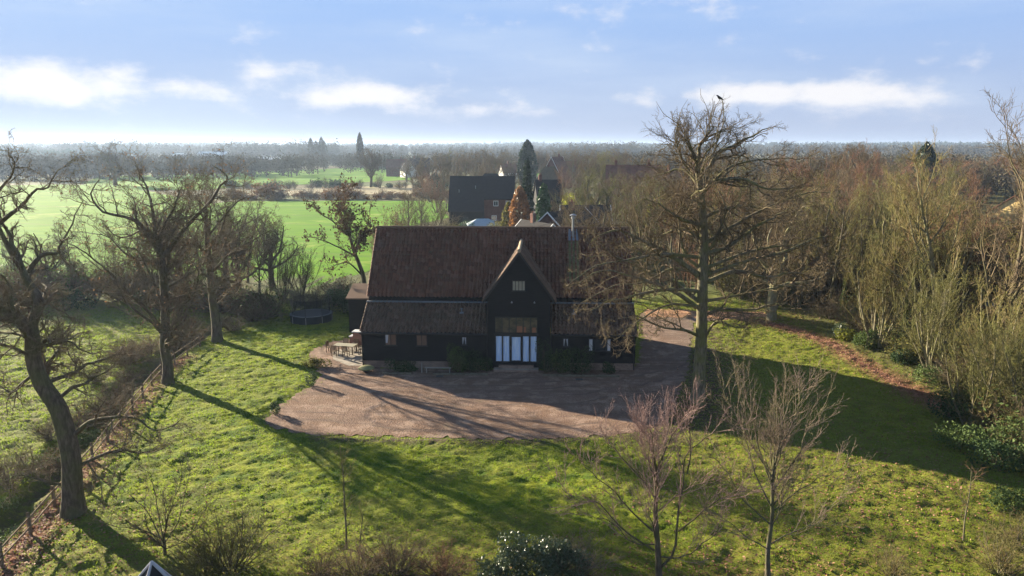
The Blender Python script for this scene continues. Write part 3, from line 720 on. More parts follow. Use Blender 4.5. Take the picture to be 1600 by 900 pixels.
# glazed screen over the doors
q = MB(); x0, x1, z0, z1 = GL; q.box(x0, x1, PY - .03, PY + .08, z1 - .07, z1).box(x0, x1, PY - .03, PY + .08, z0, z0 + .07)
xs6 = np.linspace(x0, x1, 7)
for x in xs6: q.box(max(x0, x - .035), min(x1, x + .035), PY - .032, PY + .07, z0 + .07, z1 - .07)
gs = q.build('glazed_screen', M['black'], barn)
def warm_b(K):
    z = K.xyz(K.obj())[2]; c = K.mix(K.mr(K.noise(1.4, 4, .7, K.scale(K.obj(), 1, 1, 2)), .4, .6), (.065, .060, .045), (.15, .12, .075)); return K.bsdf(c, .15, .5)
M['pane_dim'] = mat('dim_room_behind_glass', warm_b)
M['pane_orange'] = mat('painted_orange_glint', lambda K: K.bsdf((.28, .12, .06), .6, .3))  # flat orange that stands in for glints on the glazing
for i in range(6):
    q = MB(); q.box(xs6[i] + .035, xs6[i + 1] - .035, PY + .02, PY + .03, z0 + .07, z1 - .07); q.build('pane', M['pane_dim'], gs)
for i, a, b in ((3, .1, .45), (4, .02, .18), (5, .05, .40)):  # thin orange slips painted as glints in three of the panes
    q = MB(); q.box(xs6[i] + .04 + a * .0 + (.0 if i != 5 else .1), xs6[i] + .04 + b, PY + .012, PY + .018, z0 + .08, z0 + .75 - .05 * i); q.build('painted_glint', M['pane_orange'], gs)
# door set: two leaves of glass left, single door, two leaves right
q = MB(); x0, x1, z0, z1 = DR
edges = [x0, x0 + .60, x0 + 1.22, x0 + 2.18, x0 + 2.79, x1]
q.box(x0 - .1, x1 + .1, PY - .04, PY + .08, z1 + .002, z1 + .15)
q.build('door_head', M['black'], barn)
def curtain_mesh(xa, xb, za, zb, y, seed, sway=0.0):
    r = np.random.default_rng(seed); n = 28; k = 16; u = np.linspace(0, 1, n); v = np.linspace(0, 1, k); U, V_ = np.meshgrid(u, v)
    ph = r.uniform(0, 6); fold = .022 * np.sin(U * (xb - xa) * 26 + ph + 1.6 * np.sin(V_ * 3 + ph)) + .012 * np.sin(U * (xb - xa) * 57 + ph * 2)
    X = xa + U * (xb - xa); X = np.clip(X + sway * (1 - V_) * (U - .3) * (xb - xa), xa, xb); Z = za + V_ * (zb - za); Y = y + fold
    idx = np.arange(n * k).reshape(k, n); return np.stack([X, Y, Z], -1).reshape(-1, 3), np.stack([idx[:-1, :-1], idx[:-1, 1:], idx[1:, 1:], idx[1:, :-1]], -1).reshape(-1, 4)
for i, (a, b) in enumerate(zip(edges[:-1], edges[1:])):
    f = .06 if i != 2 else .12
    q = MB(); q.box(a + .005, b - .005, PY - .03, PY + .05, z1 - f, z1).box(a + .005, b - .005, PY - .03, PY + .05, z0, z0 + f * 1.2).box(a + .005, a + f, PY - .03, PY + .05, z0 + f * 1.2, z1 - f).box(b - f, b - .005, PY - .03, PY + .05, z0 + f * 1.2, z1 - f)
    d = q.build('door' if i == 2 else 'side_light', M['black'], barn)
    v, fc_ = curtain_mesh(a + f, b - f, z0 + f * 1.2, z1 - f, PY + .05, 30 + i, .3 if i == 2 else .05); link('curtain', mesh_from('curtain', [(v, fc_, 0)], True, [M['curtain']]), d)
    if i == 2: h_ = MB(); h_.rod([(a + .05, PY - .07, 1.7), (a + .05, PY - .07, 1.95)], .015, 6); h_.box(a + .03, a + .07, PY - .045, PY - .03, 1.65, 2.0); h_.build('handle', M['steel'], d)
q = MB(); q.box(DR[0] - .1, DR[1] + .1, PY - .75, PY - .04, .02, .22).box(DR[0] + .3, DR[1] - .3, PY - .42, PY - .04, .222, .42); q.build('step', M['plinth'], barn)
# small lamps either side of the gable
for x in (12.2, 14.0):
    q = MB(); q.rod([(x, PY - .04, 5.62), (x, PY - .22, 5.66)], .02, 6); q.lathe([(.02, 5.72), (.07, 5.62), (.07, 5.56), (0, 5.56)], x, PY - .24, 10); q.build('wall_lamp', M['steel'], barn)

def bl(x, y, z=0):  # barn frame to world
    c, s = cos(BARN_RZ), sin(BARN_RZ); return (-12.2 + x * c - y * s, 57.45 + x * s + y * c, z)
def part(mb_, name, m, parent, smooth=False): return mb_.build(name, m, parent, smooth)

# ------------------------------------------------------------------ TREES
UP = np.array([[0, 0, 1.]])
def tree_meshes(kind, seed):
    """returns (trunk mesh, crown mesh) at true size"""
    rng = np.random.default_rng(seed); tp = []; cp = []
    if kind == 'oak':           # broad, crooked
        H = 13.; tr = walk(rng, np.zeros((1, 3)), UP.copy(), np.array([6.5]), 9, .09, .1); Rt = np.linspace(.50, .30, 9)[None]
        tr[:, 0, 2] = -.2
        A, RA = sprout(rng, tr, Rt, 11, .38, 1.0, 1.0, 0, .15, 9, .22, .12, .55, .35, absL=6.6, cap=.22)
        B, RB = sprout(rng, A, RA, 7, .2, 1.0, .85, .55, .35, 7, .24, .08, .6, .35)
        C, RC = sprout(rng, B, RB, 6, .15, 1.0, .8, .55, .3, 6, .26, .06, .6, .4, rmin=.020)
        D, RD = sprout(rng, C, RC, 6, .15, 1.0, .8, .55, .3, 4, .26, .04, .6, .5, rmin=.012)
        E_, RE = sprout(rng, D, RD, 4, .2, 1.0, .7, .6, .3, 3, .25, .03, .7, .6, rmin=.009)
        tp = [tube(tr, Rt, 12), tube(A, RA, 8)]; cp = [tube(B, RB, 5), tube(C, RC, 4), tube(D, RD, 3), tube(E_, RE, 3)]
    elif kind == 'ash':         # tall, rising limbs
        tr = walk(rng, np.zeros((1, 3)), UP.copy(), np.array([12.5]), 12, .05, .12); Rt = np.linspace(.26, .06, 12)[None]; tr[:, 0, 2] = -.2
        A, RA = sprout(rng, tr, Rt, 16, .22, 1.0, .75, 0, .45, 9, .12, .10, .55, .3, absL=6.2, cap=.11)
        B, RB = sprout(rng, A, RA, 7, .2, 1.0, .6, .50, .35, 6, .16, .08, .6, .35, rmin=.018)
        C, RC = sprout(rng, B, RB, 6, .15, 1.0, .6, .55, .3, 5, .18, .07, .6, .4, rmin=.013)
        D, RD = sprout(rng, C, RC, 5, .15, 1.0, .6, .6, .3, 3, .2, .06, .6, .5, rmin=.009)
        tp = [tube(tr, Rt, 9), tube(A, RA, 6)]; cp = [tube(B, RB, 4), tube(C, RC, 3), tube(D, RD, 3)]
    elif kind == 'thin':        # slender drawn-up woodland stem
        tr = walk(rng, np.zeros((1, 3)), UP.copy(), np.array([13.0]), 12, .05, .12); Rt = np.linspace(.13, .03, 12)[None]; tr[:, 0, 2] = -.2
        A, RA = sprout(rng, tr, Rt, 20, .25, 1.0, .65, 0, .4, 7, .12, .08, .5, .3, absL=3.4, rmin=.02)
        B, RB = sprout(rng, A, RA, 6, .2, 1.0, .6, .5, .3, 5, .16, .06, .6, .35, rmin=.013)
        C, RC = sprout(rng, B, RB, 5, .15, 1.0, .6, .55, .3, 3, .18, .05, .6, .5, rmin=.009)
        tp = [tube(tr, Rt, 7)]; cp = [tube(A, RA, 4), tube(B, RB, 3), tube(C, RC, 3)]
    elif kind == 'willow':      # many stems fanning from the base
        n = 13; a = rng.uniform(0, 2 * pi, n); sp = rng.uniform(.08, .55, n); D0 = unit(np.stack([np.cos(a) * sp, np.sin(a) * sp, np.ones(n)], -1))
        P0 = np.stack([np.cos(a) * .3, np.sin(a) * .3, np.full(n, -.1)], -1)
        S = walk(rng, P0, D0, rng.uniform(5.5, 8.5, n), 10, .08, .05); RS = rng.uniform(.05, .10, n)[:, None] * np.linspace(1, .2, 10)[None]
        B, RB = sprout(rng, S, RS, 10, .2, 1.0, .5, 0, .5, 7, .12, .07, .5, .35, absL=3.2, rmin=.014)
        C, RC = sprout(rng, B, RB, 7, .15, 1.0, .5, .45, .3, 5, .15, .06, .6, .4, rmin=.010)
        D, RD = sprout(rng, C, RC, 4, .15, 1.0, .5, .5, .3, 3, .15, .05, .6, .5, rmin=.008)
        tp = [tube(S, RS, 6)]; cp = [tube(B, RB, 4), tube(C, RC, 3), tube(D, RD, 3)]
    elif kind == 'shrub':       # rounded twiggy bush about 3 m
        n = 34; a = rng.uniform(0, 2 * pi, n); sp = rng.uniform(.1, 1.3, n); D0 = unit(np.stack([np.cos(a) * sp, np.sin(a) * sp, np.ones(n)], -1))
        P0 = np.stack([np.cos(a) * .35 * sp, np.sin(a) * .35 * sp, np.full(n, -.05)], -1)
        S = walk(rng, P0, D0, rng.uniform(1.6, 2.6, n), 7, .14, .03); RS = rng.uniform(.02, .04, n)[:, None] * np.linspace(1, .3, 7)[None]
        B, RB = sprout(rng, S, RS, 9, .15, 1.0, .7, .5, .4, 5, .2, .03, .6, .4, rmin=.009)
        C, RC = sprout(rng, B, RB, 6, .1, 1.0, .7, .5, .3, 3, .22, .02, .6, .5, rmin=.006)
        tp = [tube(S, RS, 5)]; cp = [tube(B, RB, 3), tube(C, RC, 3)]
    else: raise KeyError(kind)
    tot = lambda L: [(v, f, 0) for v, f in L]
    tips = C if kind not in ('oak',) else D
    return mesh_from(kind + '_trunk', tot(tp), True, [None]), mesh_from(kind + '_crown', tot(cp), True, [None]), tips
VAR = {}
def variant(kind, i):
    if (kind, i) not in VAR: VAR[kind, i] = tree_meshes(kind, 100 + hash_(kind) + i)
    return VAR[kind, i]
def hash_(s): return sum(ord(c) * (k + 3) for k, c in enumerate(s)) % 997
MESHM = {}
def skinned(kind, i, j, m):
    key = (kind, i, j, m)
    if key not in MESHM:
        me = variant(kind, i)[j]
        if me.materials[0] is None and not any(k[:3] == key[:3] for k in MESHM): me2 = me
        else: me2 = me.copy()
        me2.materials[0] = M[m]; MESHM[key] = me2
    return MESHM[key]
LEAFM = {}
def leafed(kind, i, m, size, k, seed=1):
    key = (kind, i, m, size, k)
    if key not in LEAFM:
        rng = np.random.default_rng(seed); T = variant(kind, i)[2]; P = T[:, -1]; P = P[rng.random(len(P)) < k]
        v, f = leaves(rng, P, size, .08); LEAFM[key] = mesh_from('leaves', [(v, f, 0)], False, [M[m]])
    return LEAFM[key]
IVY = []
def ivy_mesh():
    if not IVY:
        rg = np.random.default_rng(8); n = 1500; t = rg.random(n) ** 1.3; a = rg.uniform(0, 6.28, n); rad = (.22 + .45 * vnoise(a * 1.5 + 4, t * 9, 3)) * (1 - .6 * t); P = np.stack([rad * np.cos(a), rad * np.sin(a), t * 7.0], -1)
        v, f = leaves(rg, P, .075, .06); IVY.append(mesh_from('ivy', [(v, f, 0)], False, [M['leaf_ivy']]))
    return IVY[0]
NAMES = {'oak': 'oak_tree', 'ash': 'ash_tree', 'thin': 'slender_tree', 'willow': 'multi_stemmed_tree', 'shrub': 'twiggy_shrub'}
HT = {'oak': 12.5, 'ash': 15.5, 'thin': 14.5, 'willow': 9.2, 'shrub': 2.7}
rt = np.random.default_rng(77)
def plant(kind, i, x, y, h, bark, twig, label, cat='tree', group=None, rz=None, wide=1.0, leaf=None, name=None, ivy=False):
    s = h / HT[kind]; z = gz(x, y)
    o = empty(name or NAMES[kind], (x, y, z), rt.uniform(0, 6.28) if rz is None else rz, (s * wide, s * wide, s))
    tag(o, label, cat, group)
    link('trunk' if kind != 'shrub' else 'stem', skinned(kind, i, 0, bark), o); c = link('crown' if kind != 'shrub' else 'branches', skinned(kind, i, 1, twig), o)
    if leaf: link('leaves', leafed(kind, i, *leaf), c)
    if ivy: link('ivy', ivy_mesh(), o)
    return o

def hero(name, base, trunk, limbs, extra, label, bark, twig, r0, seed, levels, leaf=None, cat='tree', tr_r=None, dome=None):
    """a tree whose trunk and main limbs follow the photo; every other branch is grown. Points are world (x,y,z)."""
    rng = np.random.default_rng(seed); bx_, by_ = base; z0 = gz(bx_, by_); o = empty(name, (bx_, by_, z0)); tag(o, label, cat)
    org = np.array([bx_, by_, z0]); loc = lambda p: np.array(p, float) - org
    T = curve([loc(p) for p in trunk], 22); T[0, 2] = -.25
    Rt = np.interp(np.linspace(0, 1, 22), [0, .06, .15, 1], [r0 * 1.45, r0 * 1.12, r0, (tr_r or r0 * .35)])
    T = T[None]; Rt = Rt[None]
    Ls = []; Rs = []
    for pts, ra, rb in limbs:
        c = curve([loc(p) for p in pts], 16); Ls.append(c); Rs.append(np.linspace(ra ** .8, rb ** .8, 16) ** 1.25 * .8)
    Lm = np.array(Ls) if Ls else np.zeros((0, 16, 3)); Rl = np.array(Rs) if Rs else np.zeros((0, 16))
    if len(Ls):
        amp = np.linspace(0, 1, 16)[None, :, None]; Lm = Lm + np.cumsum(rng.normal(0, .07, Lm.shape), 1) * amp
    m, t0, t1, ang, L, lk, tort, up, cap = extra
    if m:
        A, RA = sprout(rng, T, Rt, m, t0, t1, ang, 0, lk, 16, tort, up, .5, .25, absL=L, cap=cap)
        Lm = np.concatenate([Lm, A]); Rl = np.concatenate([Rl, RA])
    tp = [tube(T, Rt, 16), tube(Lm, Rl, 9)]; cp = []; P_, R_ = Lm, Rl
    allc = []
    for k, (m, t0, t1, ang, L, ab, lk, n, tort, up, rr, rmin, sides) in enumerate(levels):
        C, RC = sprout(rng, P_, R_, m, t0, t1, ang, L, lk, n, tort, up, rr, .35, absL=ab, rmin=rmin)
        if dome:      # the crown keeps to a rounded outline: shoots that would stick out of it are not grown
            e_ = C[:, -1]; q_ = ((e_[:, 0] - dome[0]) / dome[3]) ** 2 + ((e_[:, 1] - dome[1]) / dome[3]) ** 2 + (np.maximum(e_[:, 2] - dome[2], 0) / dome[4]) ** 2
            kp = q_ < rng.uniform(.70, 1.18, len(q_)); C, RC = C[kp], RC[kp]
            if k == 0: n_first = len(C)
        (cp).append(tube(C, RC, sides)); P_, R_ = C, RC
    link('trunk', mesh_from('trunk', [(v, f, 0) for v, f in tp], True, [M[bark]]), o)
    c = link('crown', mesh_from('crown', [(v, f, 0) for v, f in cp], True, [M[twig]]), o)
    if dome: o['first_shoots'] = n_first * 40
    if leaf:
        m, size, k, jit = leaf; P = P_[:, -1]; P = P[rng.random(len(P)) < k]; v, f = leaves(rng, P, size, jit); link('leaves', mesh_from('leaves', [(v, f, 0)], False, [M[m]]), c)
    return o

def px(pts, Y, dep):
    """points traced in the photo, each at its own distance: Y plus a share of dep"""
    n = len(pts); return [at(p[0], p[1], Y + (dep * (i / max(1, n - 1)) ** .9 if not isinstance(dep, (list, tuple)) else dep[i])) for i, p in enumerate(pts)]
LIGHTLV = [(11, .16, 1.0, .95, 0, 3.0, .25, 8, .25, .08, .55, .022, 5), (5, .15, 1.0, .85, .52, None, .3, 6, .28, .06, .6, .014, 4), (5, .12, 1.0, .8, .54, None, .3, 4, .28, .05, .65, .009, 3), (4, .15, 1.0, .7, .62, None, .3, 3, .26, .04, .7, .0065, 3)]
OAKLV = [(10, .16, 1.0, .9, 0, 2.9, .25, 8, .23, .08, .55, .024, 5), (5, .15, 1.0, .8, .50, None, .3, 6, .26, .07, .6, .015, 4), (6, .12, 1.0, .75, .54, None, .3, 4, .27, .05, .65, .0095, 3), (5, .15, 1.0, .7, .62, None, .3, 3, .26, .04, .7, .0072, 3)]

# the big oak beside the drive
Y = 48.74
drive_oak = hero('oak_tree', (13.0, 48.74), [(13.0, Y, 0)] + [at(*p, Y) for p in [(1092, 590), (1096, 524), (1098, 432), (1100, 374), (1095, 299), (1090, 264), (1093, 238)]],
     [(px([(1096, 225), (1110, 212), (1130, 198), (1147, 190)], Y, 1.0), .09, .015),
      (px([(1091, 250), (1094, 228), (1102, 218), (1112, 206), (1120, 198), (1124, 192)], Y, 1.0), .16, .03),
      (px([(1095, 299), (1119, 282), (1153, 276), (1194, 290), (1229, 285)], Y, -2.5), .22, .03),
      (px([(1098, 292), (1118, 245), (1148, 228), (1182, 216), (1212, 212)], Y, 2.0), .22, .03),
      (px([(1092, 262), (1082, 240), (1070, 220), (1056, 208)], Y, -1.0), .14, .03),
      (px([(1093, 290), (1072, 267), (1049, 270), (1020, 282)], Y, 2.2), .16, .03),
      (px([(1098, 351), (1067, 343), (1043, 328), (1009, 311)], Y, -3.0), .18, .03),
      (px([(1098, 380), (1067, 357), (1026, 369), (985, 378)], Y, 3.0), .16, .03),
      (px([(1090, 430), (1067, 412), (1032, 392), (997, 374), (960, 366), (930, 385)], Y, -1.5), .26, .04),
      (px([(1088, 480), (1061, 461), (1025, 446), (985, 436), (940, 432), (900, 458)], Y, -2.5), .22, .03),
      (px([(1090, 470), (1050, 440), (1010, 425), (965, 400), (920, 395)], Y, 3.0), .20, .03),
      (px([(1102, 397), (1136, 386), (1171, 363), (1211, 342), (1238, 330)], Y, -1.5), .22, .03),
      (px([(1105, 440), (1153, 423), (1200, 432), (1240, 420), (1268, 428)], Y, 2.2), .20, .03),
      (px([(1102, 492), (1130, 484), (1171, 487), (1211, 481), (1250, 492)], Y, -3.0), .16, .03),
      (px([(1100, 530), (1121, 500), (1150, 505), (1176, 495)], Y, -3.5), .12, .025),
      (px([(1090, 524), (1067, 516), (1032, 513), (995, 498), (960, 500)], Y, -3.5), .15, .025),
      (px([(1090, 455), (1045, 452), (1000, 462), (960, 478), (925, 502)], Y, -4.0), .17, .025),
      (px([(1090, 402), (1040, 398), (985, 405), (930, 418), (885, 442)], Y, -3.2), .17, .025),
      (px([(1090, 478), (1045, 476), (1005, 500), (970, 528)], Y, -4.5), .13, .025),
      (px([(1090, 425), (1045, 420), (1005, 440), (950, 450), (905, 480)], Y, 1.0), .15, .025),
      (px([(1100, 420), (1150, 400), (1190, 390), (1240, 385), (1280, 392)], Y, -1.0), .17, .025),
      (px([(1102, 470), (1140, 465), (1185, 460), (1225, 455), (1275, 465)], Y, 1.5), .15, .025),
      (px([(1102, 380), (1150, 350), (1200, 325), (1250, 305), (1285, 300)], Y, .5), .17, .025),
      (px([(1103, 430), (1160, 410), (1220, 395), (1275, 372), (1310, 375)], Y, -2.5), .16, .025),
      (px([(1100, 300), (1140, 262), (1190, 250), (1240, 252)], Y, 1.0), .15, .025),
      (px([(1100, 340), (1130, 325), (1160, 318), (1200, 322)], Y, 4.0), .16, .03)],
     (10, .36, .95, .95, 6.8, .40, .16, .07, .12), 'tall mossy bare oak with wide crown where the drive turns beside the barn', 'bark_moss', 'twig_brown', .44, 5, OAKLV, tr_r=.12, dome=(.6, 0, 10.5, 12.5, 10.2))

# first oak on the fence line, nearest the camera
Y = 33.05
hero('oak_tree', (-21.47, Y), [(-21.47, Y, 0)] + [at(*p, Y) for p in [(113, 760), (110, 708), (92, 640), (66, 600), (52, 560), (50, 520), (44, 505)]],
     [(px([(44, 506), (0, 480), (-50, 455), (-110, 400)], Y, -1.5), .34, .05),
      (px([(48, 510), (60, 472), (38, 436), (16, 396), (0, 372), (-25, 330)], Y, 1.0), .34, .06),
      (px([(-22, 362), (0, 348), (20, 332), (36, 316), (52, 292), (70, 290), (88, 262), (104, 246)], Y + 1, .6), .16, .02),
      (px([(20, 400), (-10, 330), (5, 290), (30, 262), (20, 238)], Y + 1, -1.5), .14, .02),
      (px([(40, 436), (52, 412), (68, 400), (92, 400), (104, 384), (132, 356), (150, 330)], Y + 1, 1.5), .17, .02),
      (px([(56, 540), (80, 538), (112, 534), (132, 548), (165, 556)], Y, -1.5), .10, .02),
      (px([(92, 622), (116, 606), (140, 600), (160, 588), (188, 576), (214, 562)], Y, 1.5), .12, .02),
      (px([(112, 684), (136, 662), (160, 656), (192, 656), (224, 664), (248, 680), (285, 672)], Y, -.8), .15, .02),
      (px([(118, 730), (160, 710), (192, 702), (216, 706), (246, 702)], Y, .8), .12, .018),
      (px([(136, 722), (150, 745), (170, 772)], Y, -1.0), .06, .015),
      (px([(58, 580), (32, 600), (16, 610), (0, 604), (-30, 600)], Y, 1.5), .11, .02),
      (px([(100, 758), (60, 752), (20, 748), (-10, 764)], Y, -1.2), .09, .02),
      (px([(56, 560), (20, 540), (-10, 520), (-40, 530)], Y, -2), .12, .02)],
     (9, .48, 1.0, 1.0, 4.8, .3, .22, .08, .12), 'leaning crooked oak nearest the camera on the fence line', 'bark_dark', 'twig_brown', .46, 8,
     [(10, .15, 1.0, 1.0, 0, 1.8, .25, 7, .30, .05, .55, .018, 5), (6, .12, 1.0, .9, .50, None, .3, 6, .32, .05, .6, .012, 4), (6, .15, 1.0, .8, .5, None, .3, 4, .3, .04, .65, .009, 3), (4, .2, 1.0, .7, .55, None, .3, 3, .26, .03, .7, .006, 3)], tr_r=.28)

# second oak on the fence line
Y = 53.25
hero('oak_tree', (-26.21, Y), [(-26.21, Y, 0)] + [at(*p, Y) for p in [(262, 570), (257, 540), (258, 500), (256, 440), (250, 396), (243, 376)]],
     [(px([(250, 396), (236, 370), (208, 344), (160, 330), (142, 300), (150, 275)], Y, -1.5), .24, .03),
      (px([(244, 380), (238, 336), (230, 300), (220, 280), (208, 268)], Y, 1.5), .18, .03),
      (px([(256, 400), (280, 368), (304, 340), (328, 316), (340, 292), (352, 276), (338, 262), (325, 255)], Y, .8), .22, .03),
      (px([(258, 520), (228, 482), (204, 460), (180, 432), (148, 404), (128, 385), (100, 378)], Y, -1.0), .18, .03),
      (px([(256, 484), (240, 440), (228, 416), (216, 396), (205, 398)], Y, -2.5), .13, .03),
      (px([(258, 470), (296, 458), (320, 452), (350, 455)], Y, -2.0), .10, .025),
      (px([(258, 450), (290, 432), (312, 420), (340, 400)], Y, 2.5), .14, .025),
      (px([(246, 385), (262, 340), (282, 310), (290, 280)], Y, -2.0), .14, .025),
      (px([(252, 410), (200, 400), (170, 372), (135, 360)], Y, 3.0), .14, .025)],
     (15, .25, .95, 1.05, 6.0, .35, .2, .07, .12), 'gnarled wide oak at the far end of the fence, dark clusters in its top', 'bark_dark', 'twig_brown', .37, 12,
     LIGHTLV, ('leaf_brown', .085, .05, .04), tr_r=.24)
# third tree, behind it
Y = 65.3
hero('oak_tree', (-27.19, Y), [(-27.19, Y, 0)] + [at(*p, Y) for p in [(337, 500), (330, 450), (326, 400), (322, 350), (322, 310)]],
     [(px([(326, 430), (355, 400), (385, 380), (420, 360)], Y, 1), .16, .03), (px([(326, 400), (300, 370), (290, 340), (296, 310)], Y, -1), .15, .03), (px([(324, 370), (350, 340), (380, 310), (405, 300)], Y, -2), .14, .03)],
     (10, .28, 1.0, .9, 4.9, .3, .16, .07, .13), 'bare tree behind the two big oaks, its shadows reaching over the lawn', 'bark_dark', 'twig_brown', .42, 21, LIGHTLV, ('leaf_brown', .08, .04, .04), tr_r=.1)
# leafy-looking tree at the barn's left gable
Y = 74.0
b = at(570, 455, Y)
hero('field_maple_tree', (b[0], Y), [(b[0], Y, 0)] + [at(*p, Y) for p in [(569, 440), (562, 415), (553, 392), (546, 368), (536, 345), (530, 325)]],
     [(px([(566, 430), (545, 412), (525, 412), (505, 420)], Y, -.5), .12, .025), (px([(556, 400), (525, 385), (500, 375), (480, 372)], Y, 1), .12, .025), (px([(553, 392), (570, 360), (578, 340), (582, 325)], Y, .5), .12, .025), (px([(547, 370), (520, 345), (500, 330), (490, 318)], Y, -1), .12, .025)],
     (12, .35, 1.0, 1.0, 3.6, .3, .18, .05, .10), 'tree at the left gable of the barn still hung with clusters of brown leaves', 'bark_dark', 'twig_dark', .24, 33,
     [(8, .15, 1.0, .9, 0, 1.7, .25, 7, .24, .05, .55, .022, 4), (6, .15, 1.0, .85, .5, None, .3, 5, .27, .05, .6, .015, 3), (5, .15, 1.0, .8, .52, None, .3, 3, .28, .04, .65, .010, 3)], ('leaf_umber', .14, .60, .08), tr_r=.07)
# ------------------------------------------------------------------ small trees in front
FORE = [(10, .22, 1.0, .45, 0, 2.0, .35, 8, .09, .06, .5, .010, 5), (7, .2, 1.0, .5, .42, None, .3, 6, .12, .05, .6, .007, 4), (5, .2, 1.0, .5, .42, None, .3, 4, .14, .04, .65, .0055, 3)]
# two-stemmed cherry with pinkish shoots
Y = 27.4
c0 = at(1030, 905, Y); c0 = (c0[0], Y)
def stem(pts, Yc, dep): return px(pts, Yc, dep)
hero('cherry_tree', c0, [(c0[0], Y, 0)] + [at(*p, Y) for p in [(1028, 860), (1024, 800), (1026, 750), (1022, 715)]],
     [(px([(1026, 770), (1020, 730), (1012, 690), (1006, 655)], Y, .8), .055, .012), (px([(1024, 740), (1040, 700), (1055, 665), (1064, 640)], Y, -.5), .05, .012),
      (px([(1028, 890), (1055, 860), (1062, 800), (1072, 750), (1082, 715), (1110, 685), (1150, 668)], Y, -.4), .075, .014), (px([(1074, 740), (1078, 700), (1074, 660), (1082, 632)], Y - .2, .2), .045, .012),
      (px([(1020, 830), (985, 800), (950, 765), (905, 728), (880, 700)], Y, .8), .05, .011), (px([(1022, 860), (970, 825), (925, 780), (895, 770), (860, 740)], Y, -1), .05, .011),
      (px([(1024, 780), (1000, 745), (968, 705), (950, 680)], Y, -1), .045, .011), (px([(1026, 800), (1060, 775), (1100, 760), (1140, 765)], Y, 1), .04, .011), (px([(1060, 830), (1100, 800), (1140, 775), (1180, 770)], Y, -.8), .045, .011),
      (px([(1025, 850), (990, 850), (950, 820), (900, 810)], Y, 1.2), .04, .011), (px([(1027, 870), (1070, 868), (1120, 840), (1160, 838)], Y, -1.2), .04, .011)],
     (8, .3, 1.0, .8, 2.6, .2, .1, .12, .04), 'two-stemmed young cherry with pinkish shoots, below the foot of the drive oak', 'bark_dark', 'twig_pink', .13, 41, FORE, tr_r=.05)
# pale-tipped tree to its right
Y = 27.6
c0 = at(1200, 905, Y)[0]
hero('young_tree', (c0, Y), [(c0, Y, 0)] + [at(*p, Y) for p in [(1200, 860), (1206, 810), (1207, 760), (1210, 715)]],
     [(px([(1206, 760), (1190, 700), (1184, 650), (1176, 600)], Y, .3), .05, .010), (px([(1208, 740), (1218, 690), (1226, 640), (1256, 610)], Y, -.5), .05, .010),
      (px([(1204, 790), (1180, 740), (1165, 690), (1160, 640)], Y, -.7), .045, .010), (px([(1206, 770), (1240, 720), (1262, 690), (1296, 640)], Y, .5), .045, .010),
      (px([(1207, 735), (1200, 690), (1204, 640), (1200, 606)], Y, .8), .045, .010), (px([(1206, 800), (1245, 770), (1290, 740), (1320, 725)], Y, -.5), .04, .010),
      (px([(1204, 820), (1160, 780), (1140, 740), (1120, 720)], Y, .6), .04, .010), (px([(1204, 850), (1240, 830), (1280, 820), (1310, 800)], Y, 1.0), .035, .009), (px([(1202, 860), (1150, 830), (1110, 800)], Y, -1), .035, .009),
      (px([(1208, 728), (1225, 680), (1236, 640), (1240, 600)], Y, .2), .04, .010), (px([(1206, 745), (1175, 690), (1158, 640), (1155, 592)], Y, .5), .04, .010)],
     (7, .35, 1.0, .6, 2.4, .3, .08, .14, .04), 'young tree with pale bristling upright shoots, right of the two-stemmed cherry', 'bark_grey', 'twig_pale', .10, 47, FORE, tr_r=.05)
# sapling in the middle of the lawn
xs0, ys0 = g(541, 860)
hero('sapling', (xs0, ys0), [(xs0, ys0, 0)] + [at(*p, ys0) for p in [(541, 830), (538, 780), (536, 740), (533, 715)]], [], (14, .25, 1.0, .6, 1.3, .4, .12, .08, .018),
     'thin leafless sapling standing alone on the lawn in front of the drive', 'bark_grey', 'twig_gold', .045, 52, [(7, .15, 1.0, .6, .5, None, .3, 5, .14, .05, .6, .006, 3), (5, .15, 1.0, .6, .5, None, .3, 3, .14, .05, .6, .005, 3)], tr_r=.012)
xs0, ys0 = g(562, 868)
hero('sapling', (xs0, ys0), [(xs0, ys0, 0), at(563, 840, ys0), at(566, 815, ys0), at(567, 800, ys0)], [], (9, .25, 1.0, .6, .9, .4, .12, .08, .013),
     'shorter sapling just right of the taller one on the lawn', 'bark_grey', 'twig_gold', .03, 53, [(6, .15, 1.0, .6, .5, None, .3, 4, .14, .05, .6, .005, 3)], tr_r=.01)
xs0, ys0 = g(1505, 848)
hero('sapling', (xs0, ys0), [(xs0, ys0, 0), at(1508, 810, ys0), at(1515, 770, ys0), at(1518, 735, ys0)], [], (12, .25, 1.0, .6, 1.3, .4, .12, .08, .016),
     'reddish sapling on the thin grass before the wood at the right', 'bark_grey', 'twig_red', .035, 54, [(7, .15, 1.0, .6, .5, None, .3, 4, .14, .05, .6, .006, 3)], tr_r=.012)
